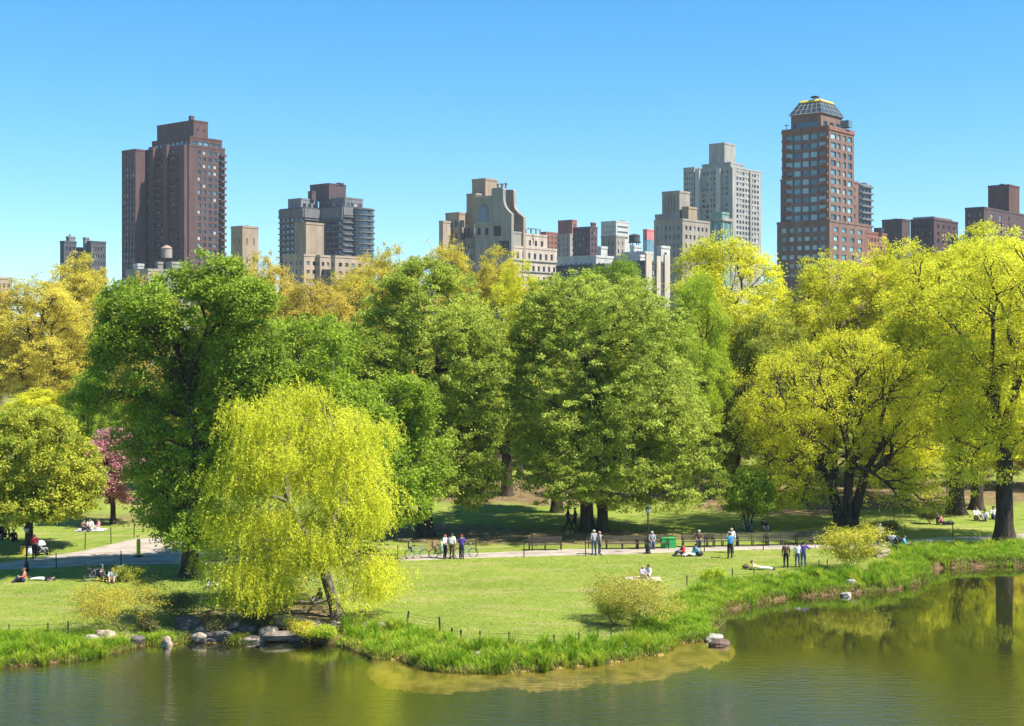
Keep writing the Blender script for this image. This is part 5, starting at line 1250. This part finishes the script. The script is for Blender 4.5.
# ------------------------------------------------------------------ street furniture and things people brought
flat('iron', (.025, .028, .028), .5); flat('post_green', (.03, .05, .035), .6); flat('wood_slat', (.10, .085, .06)); flat('bin_green', (.05, .42, .10), .5); flat('post_yellow', (.85, .72, .02), .5); flat('gold_bin', (.55, .36, .05), .6)
flat('rubber', (.02, .02, .02)); flat('bike_teal', (.14, .42, .44), .4); flat('bike_grey', (.25, .26, .27), .4); flat('steel', (.45, .46, .47), .35); flat('lamp_glass', (.45, .46, .44), .2); flat('blanket_white', (.75, .73, .70)); flat('blanket_tan', (.55, .42, .30)); flat('bag_dark', (.05, .045, .05))
def fence(label, pts, h=1.1, step=4.5, wires=3, name='wire_fence', group=None, post_r=.035, lean=0):
    P = [Vector(gp(*p)) for p in pts]; L = [0]
    for a, b in zip(P, P[1:]): L.append(L[-1] + (b - a).length)
    n = max(1, round(L[-1] / step)) if step else len(P) - 1
    Q = []
    for i in range(n + 1):
        if step: s = L[-1] * i / n; k = max(j for j in range(len(L)) if L[j] <= s + 1e-6); k = min(k, len(P) - 2); q = P[k].lerp(P[k + 1], (s - L[k]) / max(L[k + 1] - L[k], 1e-6))
        else: q = P[i]
        Q.append(Vector((q.x, q.y, z1(q.x, q.y))))
    t = thing(name, label, 'fence', Q[0], 0, group); r = random.Random(int(L[-1] * 10))
    pm = MB(); pm.lathe([(post_r, -.1), (post_r, h), (post_r * .4, h + .05)], n=6); pm = pm.mesh('post', M['iron'])
    for q in Q:
        o = link('post', pm, t, q - Q[0]); o.rotation_euler = (r.uniform(-.03, .03) + lean * r.uniform(-1, 1), r.uniform(-.03, .03) + lean * r.uniform(-1, 1), 0)
    w = MB()
    for k in range(wires):
        z = h * (k + 1) / wires - .06
        for a, b in zip(Q, Q[1:]):
            m_ = (a + b) / 2 - Vector((0, 0, .03)); w.tube([a - Q[0] + UPZ * z, m_ - Q[0] + UPZ * z, b - Q[0] + UPZ * z], .007, 3, False)
    w.build('wire', M['iron'], t)
UPZ = Vector((0, 0, 1))
def lamp(label, px, py, h=3.45):
    x, y, z = gp(px, py); t = thing('street_lamp', label, 'street lamp', (x, y, z)); k = h / 3.45
    b = MB(); b.lathe([(.20, 0), (.20, .12), (.15, .18), (.14, .5), (.10, .62), (.10, .66)], n=10); b.build('base', M['iron'], t)
    b = MB(); b.lathe([(.062, .6), (.052, 2.0 * k), (.05, 2.75 * k), (.085, 2.80 * k), (.05, 2.86 * k)], n=10); b.build('pole', M['iron'], t)
    b = MB(); b.lathe([(.07, 2.86 * k), (.15, 2.98 * k), (.19, 3.15 * k), (.17, 3.22 * k)], n=10); b.build('lantern', M['lamp_glass'], t)
    b = MB(); b.lathe([(.20, 3.20 * k), (.16, 3.30 * k), (.06, 3.37 * k), (.015, 3.48 * k)], n=10); b.build('lantern_cap', M['iron'], t)
    b = MB()
    for i in range(5): a = i * 1.2566; b.tube([(.075 * math.cos(a), .075 * math.sin(a), 2.86 * k), (.2 * math.cos(a), .2 * math.sin(a), 3.16 * k), (.18 * math.cos(a), .18 * math.sin(a), 3.22 * k)], .012, 4)
    b.build('lantern_frame', M['iron'], t)
BENCH = []
def bench(label, px, py, rot=0):
    x, y, z = gp(px, py)
    if not BENCH:
        t = thing('park_bench', label, 'bench', (0, 0, 0), 0, 'benches along the footpath')
        b = MB()
        for i in range(5): b.box((0, -.40 + i * .11, .44), (2.5, .085, .04))
        b.build('seat', M['wood_slat'], t); b = MB()
        for i in range(4): b.box((0, .12 + i * .035, .56 + i * .11), (2.5, .035, .085))
        b.build('backrest', M['wood_slat'], t)
        for xx in (-1.15, 0, 1.15):
            b = MB(); b.box((xx, -.36, .21), (.07, .07, .42)); b.box((xx, .10, .21), (.07, .07, .42)); b.box((xx, -.13, .40), (.06, .55, .05)); b.tube([(xx, .08, .40), (xx, .26, .95)], .03, 5); b.build('leg', M['iron'], t)
            if xx: b = MB(); b.box((xx, -.16, .66), (.06, .5, .04)); b.box((xx, -.38, .54), (.05, .05, .22)); b.build('armrest', M['iron'], t)
        BENCH.append(t)
    else: t = copy_tree(BENCH[0])
    t['label'] = label; t.location = (x, y, z); t.rotation_euler = (0, 0, R(rot)); return t
BIKE = {}
def bicycle(label, px, py, rot, frame='bike_teal', seat=None, lean=.06, group=None):
    x, y, z = gp(px, py)
    if frame not in BIKE:
        t = thing('bicycle', label, 'bicycle'); fr = M[frame]
        for xx in (-.52, .52):
            w = MB(); w.torus((xx, 0, .34), .325, .022, 22, 5); ty = w.build('wheel', M['rubber'], t)
            w = MB()
            for i in range(8): a = i * math.pi / 4; w.tube([(xx, 0, .34), (xx + .31 * math.cos(a), 0, .34 + .31 * math.sin(a))], .004, 3, False)
            w.torus((xx, 0, .34), .30, .01, 18, 4); w.build('rim', M['steel'], ty)
        w = MB(); bb, st, hd, hd2 = (-.05, 0, .30), (-.18, 0, .80), (.36, 0, .86), (.40, 0, .70)
        for a, b in ((bb, st), (bb, hd2), ((-.15, 0, .70), hd), (bb, (-.52, 0, .34)), ((-.16, 0, .74), (-.52, 0, .34)), (hd, hd2), (hd2, (.52, 0, .34))): w.tube([a, b], .022, 6)
        w.build('frame', fr, t)
        w = MB(); w.tube([(-.18, 0, .78), (-.20, 0, .93)], .014, 5); w.ell((-.21, 0, .95), (.14, .075, .04), 8, 5); w.build('saddle', M['rubber'], t)
        w = MB(); w.tube([hd, (.34, 0, 1.0)], .014, 5); w.tube([(.24, -.28, 1.02), (.34, -.2, 1.02), (.36, 0, 1.0), (.34, .2, 1.02), (.24, .28, 1.02)], .014, 5); w.build('handlebar', M['steel'], t)
        w = MB(); w.tube([(-.05, -.08, .30), (.08, -.08, .18)], .012, 5); w.tube([(-.05, .08, .30), (-.18, .08, .42)], .012, 5); w.tube([(-.05, -.08, .30), (-.05, .08, .30)], .05, 8); w.build('crank', M['steel'], t)
        BIKE[frame] = t
    else: t = copy_tree(BIKE[frame])
    for c in list(t.children):
        if c.name.startswith('child_seat'): bpy.data.objects.remove(c)
    t['label'] = label; t.location = (x, y, z); t.rotation_euler = (lean, 0, R(rot))
    if group: t['group'] = group
    if seat:
        w = MB(); w.box((-.48, 0, .80), (.26, .30, .10)); w.box((-.60, 0, 1.02), (.08, .32, .45)); w.tube([(-.42, -.16, .72), (-.36, -.17, .45)], .05, 6); w.tube([(-.42, .16, .72), (-.36, .17, .45)], .05, 6); w.build('child_seat', M[seat], t)
    return t
def stroller(label, px, py, rot, fab='c_black', blanket=None):
    x, y, z = gp(px, py); t = thing('stroller', label, 'stroller', (x, y, z), R(rot))
    for xx, yy in ((-.26, -.30), (.26, -.30), (-.28, .34), (.28, .34)):
        w = MB(); r = .10 if yy < 0 else .15
        for i in range(1): w.lathe([(r, -.02), (r, .02)], n=12)
        o = w.build('wheel', M['rubber'], t); o.rotation_euler = (0, R(90), 0); o.location = (xx, yy, r)
    w = MB()
    for q in (-.25, .25): w.tube([(q, -.30, .12), (q, .1, .55), (q, .42, 1.0)], .016, 5); w.tube([(q, .34, .15), (q, .0, .50)], .016, 5)
    w.tube([(-.25, .42, 1.0), (.25, .42, 1.0)], .02, 5); w.build('frame', M['steel'], t)
    w = MB(); w.prism([(-.22, -.38, .40), (-.22, .05, .42), (-.22, .22, .85), (-.22, .14, .88), (-.22, -.02, .52), (-.22, -.38, .50)], (.44, 0, 0)); w.build('seat', M[fab], t)
    w = MB(); w.ell((0, .08, .72), (.26, .34, .34), 10, 5, .0); w.build('hood', M[blanket or fab], t)
    w = MB(); w.box((0, .05, .26), (.40, .42, .16)); w.build('basket', M['bag_dark'], t)
def blanket(label, px, py, w, d, m, rot=0):
    x, y, z = gp(px, py); n = 12; vs = []; fs = []
    for i in range(n + 1):
        for j in range(n + 1):
            u, v = (i / n - .5) * w, (j / n - .5) * d; e = .02 * math.sin(u * 9 + v * 5) * math.sin(v * 8)
            vs.append((u + .04 * math.sin(v * 7), v + .04 * math.sin(u * 6), z1(x + u, y + v) - z + .05 + e))
    for i in range(n):
        for j in range(n): a = i * (n + 1) + j; fs.append((a, a + n + 1, a + n + 2, a + 1))
    mb = MB(); mb.add(vs, fs); tag(mb.build('blanket', M[m], None, True, (x, y, z), rot), label, 'blanket')
def bag(label, px, py, w, h, m, name='bag', dx=0):
    x, y, z = gp(px, py); t = thing(name, label, 'bag', (x + dx, y, z)); b = MB(); b.ell((0, 0, h * .45), (w / 2, w * .34, h * .5), 10, 6); b.build('pouch', M[m], t, True)
    b = MB(); b.tube([(-w * .25, 0, h * .8), (-w * .15, 0, h * 1.15), (w * .15, 0, h * 1.15), (w * .25, 0, h * .8)], .015, 5); b.build('strap', M[m], t)

def life():
    # ---- left
    person('woman in a red jacket and black trousers walking on the path with white bag', 'walk', 34.5, 558.5, 200, 'c_red', 'c_black', 'hair_blond', 1.0)
    bag('white shopping bag carried beside the woman in red', 30, 555.5, .42, .55, 'c_white')
    stroller('grey and white stroller beside the woman in red', 42, 555, 120, 'c_grey', 'c_white')
    x, y, z = gp(23.5, 554); t = thing('litter_bin', 'ochre litter bin on the grass left of the lamp post trunk', 'bin', (x, y, z)); b = MB(); b.lathe([(.20, 0), (.24, .62), (.24, .66)], n=14); b.build('drum', M['gold_bin'], t); b = MB(); b.lathe([(.26, .64), (.26, .70), (.14, .72)], n=14); b.build('rim', M['iron'], t)
    lamp('street lamp on the left in front of the low rounded tree', 26.5, 571.5, 3.1)
    person('person in coral shirt sitting on the lawn near the left lamp', 'sit', 24.5, 582, -70, 'c_coral', 'c_navy', 'hair_red')
    person('person lying flat on the lawn behind the sitter in coral', 'lie', 43, 580.5, 0, 'c_black', 'c_white', 'hair_brown')
    bag('dark bag by the sitter in coral', 18.5, 582, .5, .28, 'bag_dark')
    person('person in black sitting on shaded grass at the left edge', 'sit', 13.5, 541.5, 30, 'c_black', 'c_black', 'hair_black')
    person('person in dark clothes standing bare armed at the left edge', 'hold', 7.5, 539, 20, 'c_brown', 'c_black', 'hair_brown')
    stroller('black stroller in the shade at the left edge', 2.5, 540, 60, 'c_black')
    blanket('white picnic blanket on the grass by the pink cherry', 91, 530.5, 2.3, 1.4, 'blanket_white')
    person('picnicker in dark top at the left end of the white blanket', 'sit', 83.5, 531, 60, 'c_brown', 'c_navy', 'hair_black')
    person('picnicker in white in the middle of the white blanket', 'sit', 90, 530, 10, 'c_white', 'c_khaki', 'hair_brown')
    person('picnicker in pink red at the right end of the white blanket', 'sit', 98.5, 530, -60, 'c_pink', 'c_white', 'hair_brown')
    x, y, z = gp(138.5, 557); t = thing('marker_post', 'bright yellow marker post with black foot on the left path', 'post', (x, y, z + .03)); b = MB(); b.lathe([(.32, 0), (.30, .06), (.10, .10), (.08, .12)], n=14); b.build('foot', M['rubber'], t); b = MB(); b.lathe([(.13, .12), (.14, .25), (.14, 1.15), (.10, 1.22), (.03, 1.25)], n=12); b.build('sleeve', M['post_yellow'], t)
    bicycle('grey bicycle parked on the lawn left of the seated woman', 97, 581, 25, 'bike_grey', 'bag_dark', group='bicycles on the left lawn'); bicycle('grey bicycle parked on the lawn right of the seated woman', 118, 581, -20, 'bike_grey', group='bicycles on the left lawn')
    person('woman sitting between two grey bicycles, white top, head bent', 'sit', 112.5, 582, 10, 'c_white', 'skin', 'hair_red')
    person('person in black reclining beside the grey bicycles', 'sit_lean', 103, 581.5, 60, 'c_black', 'c_black', 'hair_black'); bag('dark backpack behind the grey bicycles', 100, 576.5, 1.1, .5, 'bag_dark')
    person('small seated person on the lawn left of the lime willow', 'sit', 215.5, 587, -30, 'c_brown', 'c_white', 'hair_black')
    person('person in black sitting on the rocks under the willow', 'sit', 320, 603, -60, 'c_black', 'c_grey', 'hair_black')
    # ---- bicycles and three friends
    bicycle('teal bicycle with blue child seat, leftmost of the row', 417, 559, 6, 'bike_teal', 'c_navy', group='teal bicycles on the path'); bicycle('teal bicycle with brown child seat behind the woman in white', 441, 558.5, -4, 'bike_teal', 'c_brown', group='teal bicycles on the path'); bicycle('teal bicycle without child seat behind the purple jacket', 466, 557.5, 4, 'bike_teal', group='teal bicycles on the path')
    person('red haired woman in white and mint holding something, left of the three', 'hold', 445, 559, 60, 'c_white', 'c_black', 'hair_red'); bag('mint tote bag of the red haired woman', 442, 553.5, .4, .9, 'c_mint')
    person('man in white shirt with grey backpack, middle of the three', 'stand', 452, 559, 160, 'c_white', 'c_brown', 'hair_brown', 1.05)
    x, y, z = gp(451, 559); t = thing('backpack', 'grey backpack worn by the man in white', 'bag', (x - .05, y - .22, z + 1.25)); b = MB(); b.ell((0, 0, 0), (.17, .12, .26), 10, 6); b.build('pouch', M['c_grey'], t, True); b = MB(); b.ell((0, -.10, -.08), (.11, .06, .12), 8, 5); b.build('pocket', M['c_grey'], t, True)
    person('woman in purple jacket with red hair, right of the three', 'hold', 461.5, 559, 170, 'c_purple', 'c_navy', 'hair_red')
    # ---- middle
    person('grey haired man in pale jacket leaning close to a woman on the path', 'embrace', 594, 555, 200, 'c_grey', 'c_jeans', 'hair_grey', 1.04); person('woman beside the grey haired man, face towards him', 'stand', 599.5, 555, 110, 'c_lilac', 'c_jeans', 'hair_blond', .98)
    person('dark silhouette walker under the huge tree, left one', 'walk', 568, 530, 90, 'c_black', 'c_black', 'hair_black', 1.08, 'skin_dark'); person('dark silhouette walker nearer the twin trunks', 'walk', 575, 530.5, -90, 'c_navy', 'c_black', 'hair_black', 1.06, 'skin_dark')
    lamp('black street lamp standing beside the path in the middle', 648, 553.5, 3.45)
    bench('bench behind the black lamp with a grey clad sitter', 652, 548.5, 6); person('grey clad person sitting on the bench behind the lamp', 'bench', 652, 548.6, 0, 'c_grey', 'c_jeans', 'hair_grey')
    for px, lab in ((664.8, 'green bin of the pair, left one'), (672, 'green bin of the pair, right one next to the fence post')):
        x, y, z = gp(px, 548); t = thing('litter_bin', lab, 'bin', (x, y, z), .05, 'pair of green bins'); b = MB(); b.box((0, 0, .37), (.52, .5, .66)); b.build('body', M['bin_green'], t); b = MB(); b.box((0, 0, .735), (.56, .54, .07)); b.build('lid', M['bin_green'], t)
        for q in (-.2, .2): b = MB(); b.box((q, 0, .02), (.06, .4, .04)); b.build('foot', M['iron'], t)
    bench('bench with a white haired reader next to the green bins', 698, 547, 5); person('white haired person in dark clothes sitting on the bench', 'bench', 699, 547.1, -10, 'c_brown', 'c_navy', 'hair_grey')
    bench('empty bench between the reader and the man in blue', 722, 546.3, 5); bench('empty bench right behind the man in blue', 752, 545.8, 5); bench('empty bench behind the lying reader in yellow', 781, 545, 5); bench('empty bench above the three standing friends', 811, 544.4, 5)
    bench('empty bench left of the twin trunks of the huge tree', 545, 550, 3); bench('empty bench between twin trunks and black lamp', 622, 549, 3)
    person('person in red sitting on the grass below the bench reader', 'sit', 683, 556, -75, 'c_red', 'c_navy', 'hair_black'); person('person in white and blue reclining beside the sitter in red', 'sit_lean', 693, 556.3, -70, 'c_teal', 'c_white', 'hair_black'); bag('dark round bag beside the recliner in white', 699.5, 556.3, .55, .42, 'bag_dark')
    person('man in bright blue shirt and dark shorts seen from behind', 'raise_', 730, 558.5, 180, 'c_blue', 'c_black', 'hair_brown', 1.06); person('pale dressed woman just behind the man in blue', 'stand', 731.5, 553, 0, 'c_white', 'c_khaki', 'hair_blond', 1.04)
    person('sunbather in yellow top and white trousers lying on the lawn', 'prone', 761, 570, 170, 'c_yellow', 'c_white', 'hair_brown'); bag('red brown bag at the head of the sunbather in yellow', 746, 568.5, .5, .3, 'c_brown')
    person('seated person in dark shirt by the small three stemmed tree', 'sit', 764, 530.5, 10, 'c_black', 'c_lilac', 'hair_black', 1.05); bicycle('dark bicycle leaning against the small three stemmed tree', 744.5, 531.5, 3, 'bike_grey', group='dark bicycle at the tree')
    person('sunbather in lilac sitting behind the rounded bush, left of two', 'sit', 642.5, 579.5, 40, 'c_lilac', 'c_khaki', 'hair_blond'); person('sunbather in white sitting behind the rounded bush, right of two', 'sit', 648.5, 578.5, -50, 'c_white', 'c_khaki', 'hair_brown'); blanket('white towel on the lawn behind the rounded bush', 634, 578.5, 1.1, .9, 'blanket_white'); blanket('tan blanket under the two sunbathers', 646, 579.5, 1.9, 1.4, 'blanket_tan')
    # ---- right
    person('woman in dark brown top standing alone left of the pair', 'stand', 786, 568, 175, 'c_brown', 'c_black', 'hair_black'); person('woman with white top held by a man in navy', 'stand', 797.5, 567.5, 180, 'c_white', 'c_jeans', 'hair_black', .97); person('man in navy shirt with arm round the woman in white', 'embrace', 803.5, 567.5, 180, 'c_purple', 'c_jeans', 'hair_black', 1.02)
    person('person in grey standing behind the yellow lime bush', 'stand', 880, 547, 0, 'c_lilac', 'c_brown', 'hair_grey'); stroller('black stroller with pale hood behind the tall bank grass', 894, 549.5, 70, 'c_black', 'c_grey'); person('person in teal bending over a stroller near the water', 'sit', 904, 551.5, 70, 'c_teal', 'c_black', 'hair_brown', 1.1, dz=.2); stroller('black stroller next to the person in teal', 899, 550.5, 110, 'c_black')
    person('reclining picnicker with pale pink top far right of the shrub', 'sit_lean', 943, 525, 80, 'c_pink', 'c_black', 'hair_brown'); person('picnicker in black beside the recliner in pink', 'sit', 938, 524.5, 30, 'c_black', 'c_black', 'hair_brown'); bag('dark bag right of the recliner in pink', 950, 524.5, .7, .3, 'bag_dark')
    person('white shirted picnicker between the trunks, largest and leftmost', 'sit', 976, 520.5, 20, 'c_white', 'c_khaki', 'hair_brown', 1.25); person('smaller white shirted picnicker next to the largest one', 'sit', 985, 520.5, -20, 'c_white', 'c_jeans', 'hair_black'); person('white shirted picnicker close to the thick trunk', 'sit', 993.5, 519, 0, 'c_white', 'c_navy', 'hair_black', 1.2); person('grey shirted picnicker half hidden by the thick trunk', 'sit', 999.5, 519, 30, 'c_grey', 'c_navy', 'hair_grey', 1.1)
    lamp('distant lamp post left of the golden trunk pair', 947, 512, 3.4)
    # ---- fences
    fence('low wire fence between lawn and path, running behind the bicycles to the bush', [(398, 561.5), (480, 558.5), (560, 556.5), (620, 555), (690, 552.2), (750, 550.5), (822, 549)])
    fence('wire fence on the far side of the path behind the couple', [(476, 553), (560, 549.3), (620, 548.2), (645, 547.6)]); fence('wire fence on the far side of the path at the thick trunk', [(905, 540), (935, 538), (983, 535.8), (1045, 532)], 1.15, 4.5)
    fence('wire fence between left lawn and path, past the lamp', [(-10, 571), (24, 569.8), (50, 568.6), (87, 566.7), (120, 565.6), (183, 565)], 1.0, 4.6); fence('wire fence on the far side of the left path by the picnic', [(50, 555.5), (87, 549.5), (110, 544), (134, 538)], 1.2, 3.0)
    fence('short post and wire fence above the left bank grass', [(-8, 637), (9, 636), (48, 634.5), (68, 633)], .6, None, 2); fence('rusty leaning fence with netting at the middle of the bank', [(407, 625), (440, 631), (452, 642), (461, 644.5)], .72, None, 4, lean=.12, post_r=.05)
    fence('short dark posts above the tufted front bank', [(461, 645), (480, 642), (509, 643), (554, 645.5), (579, 643.5), (598, 638), (611, 637.5)], .55, None, 2); fence('short fence posts in tall grass right of the round bush', [(657, 593), (687, 586), (732.5, 578.5), (754, 577), (801, 572), (819, 570), (827, 569)], .62, None, 2)
life()
# ------------------------------------------------------------------ light, sky, camera
def world_camera():
    w = bpy.data.worlds.new("World"); sc.world = w; w.use_nodes = True
    nt = w.node_tree; nt.nodes.clear()
    out = nt.nodes.new('ShaderNodeOutputWorld'); bg = nt.nodes.new('ShaderNodeBackground')
    sky = nt.nodes.new('ShaderNodeTexSky'); sky.sky_type = 'NISHITA'; sky.sun_disc = False
    el, sx, sy = R(54), .93, -.36
    sky.sun_elevation = el; sky.sun_rotation = math.atan2(sx, sy)
    sky.altitude = 0; sky.air_density = 1.0; sky.dust_density = 0.0; sky.ozone_density = 4.0
    tc = nt.nodes.new('ShaderNodeTexCoord'); mp = nt.nodes.new('ShaderNodeMapping'); mp.inputs['Location'].default_value = (0, 0, .035)
    nt.links.new(tc.outputs['Generated'], mp.inputs[0]); nt.links.new(mp.outputs[0], sky.inputs[0])
    hs = nt.nodes.new('ShaderNodeHueSaturation'); hs.inputs['Hue'].default_value = .492; hs.inputs['Saturation'].default_value = 1.32
    nt.links.new(sky.outputs[0], hs.inputs['Color']); nt.links.new(hs.outputs[0], bg.inputs[0])
    bg.inputs[1].default_value = .10; nt.links.new(bg.outputs[0], out.inputs[0])
    ld = bpy.data.lights.new('sun', 'SUN'); ld.energy = 5.0; ld.angle = R(.53); ld.color = (1, .95, .86)
    lo = bpy.data.objects.new('sun', ld); COL.objects.link(lo)
    s = Vector((math.cos(el) * sx, math.cos(el) * sy, math.sin(el)))
    lo.rotation_euler = (-s).to_track_quat('-Z', 'Y').to_euler(); lo.location = (60, -40, 90)
    cd = bpy.data.cameras.new('camera'); co = bpy.data.objects.new('camera', cd); COL.objects.link(co)
    co.location = (0, 0, H); co.rotation_euler = (R(90), 0, 0)
    cd.sensor_fit = 'HORIZONTAL'; cd.sensor_width = 36; cd.lens = 36 * F / 1024
    cd.shift_y = -(363 - YH) / 1024; cd.clip_end = 20000; cd.clip_start = .5
    sc.camera = co
    v = sc.view_settings; v.view_transform = 'Standard'; v.look = 'None'; v.exposure = 1.03; v.gamma = 1; v.use_curve_mapping = False
    c = sc.cycles; c.max_bounces = 7; c.diffuse_bounces = 5; c.glossy_bounces = 3; c.transmission_bounces = 4; c.transparent_max_bounces = 8
    c.caustics_reflective = False; c.caustics_refractive = False
def haze():
    m, nt, N, L = nodes('thin_air_haze'); out = N('ShaderNodeOutputMaterial'); v = N('ShaderNodeVolumePrincipled')
    v.inputs['Density'].default_value = .00009; v.inputs['Color'].default_value = (.80, .88, 1, 1); L(v.outputs[0], out.inputs['Volume'])
    mb = MB(); mb.box((0, 440, 60), (1300, 1000, 125)); o = mb.build('haze', m); tag(o, 'thin blue haze in the air over the park and the skyline', 'haze', kind='stuff')
world_camera()
haze()
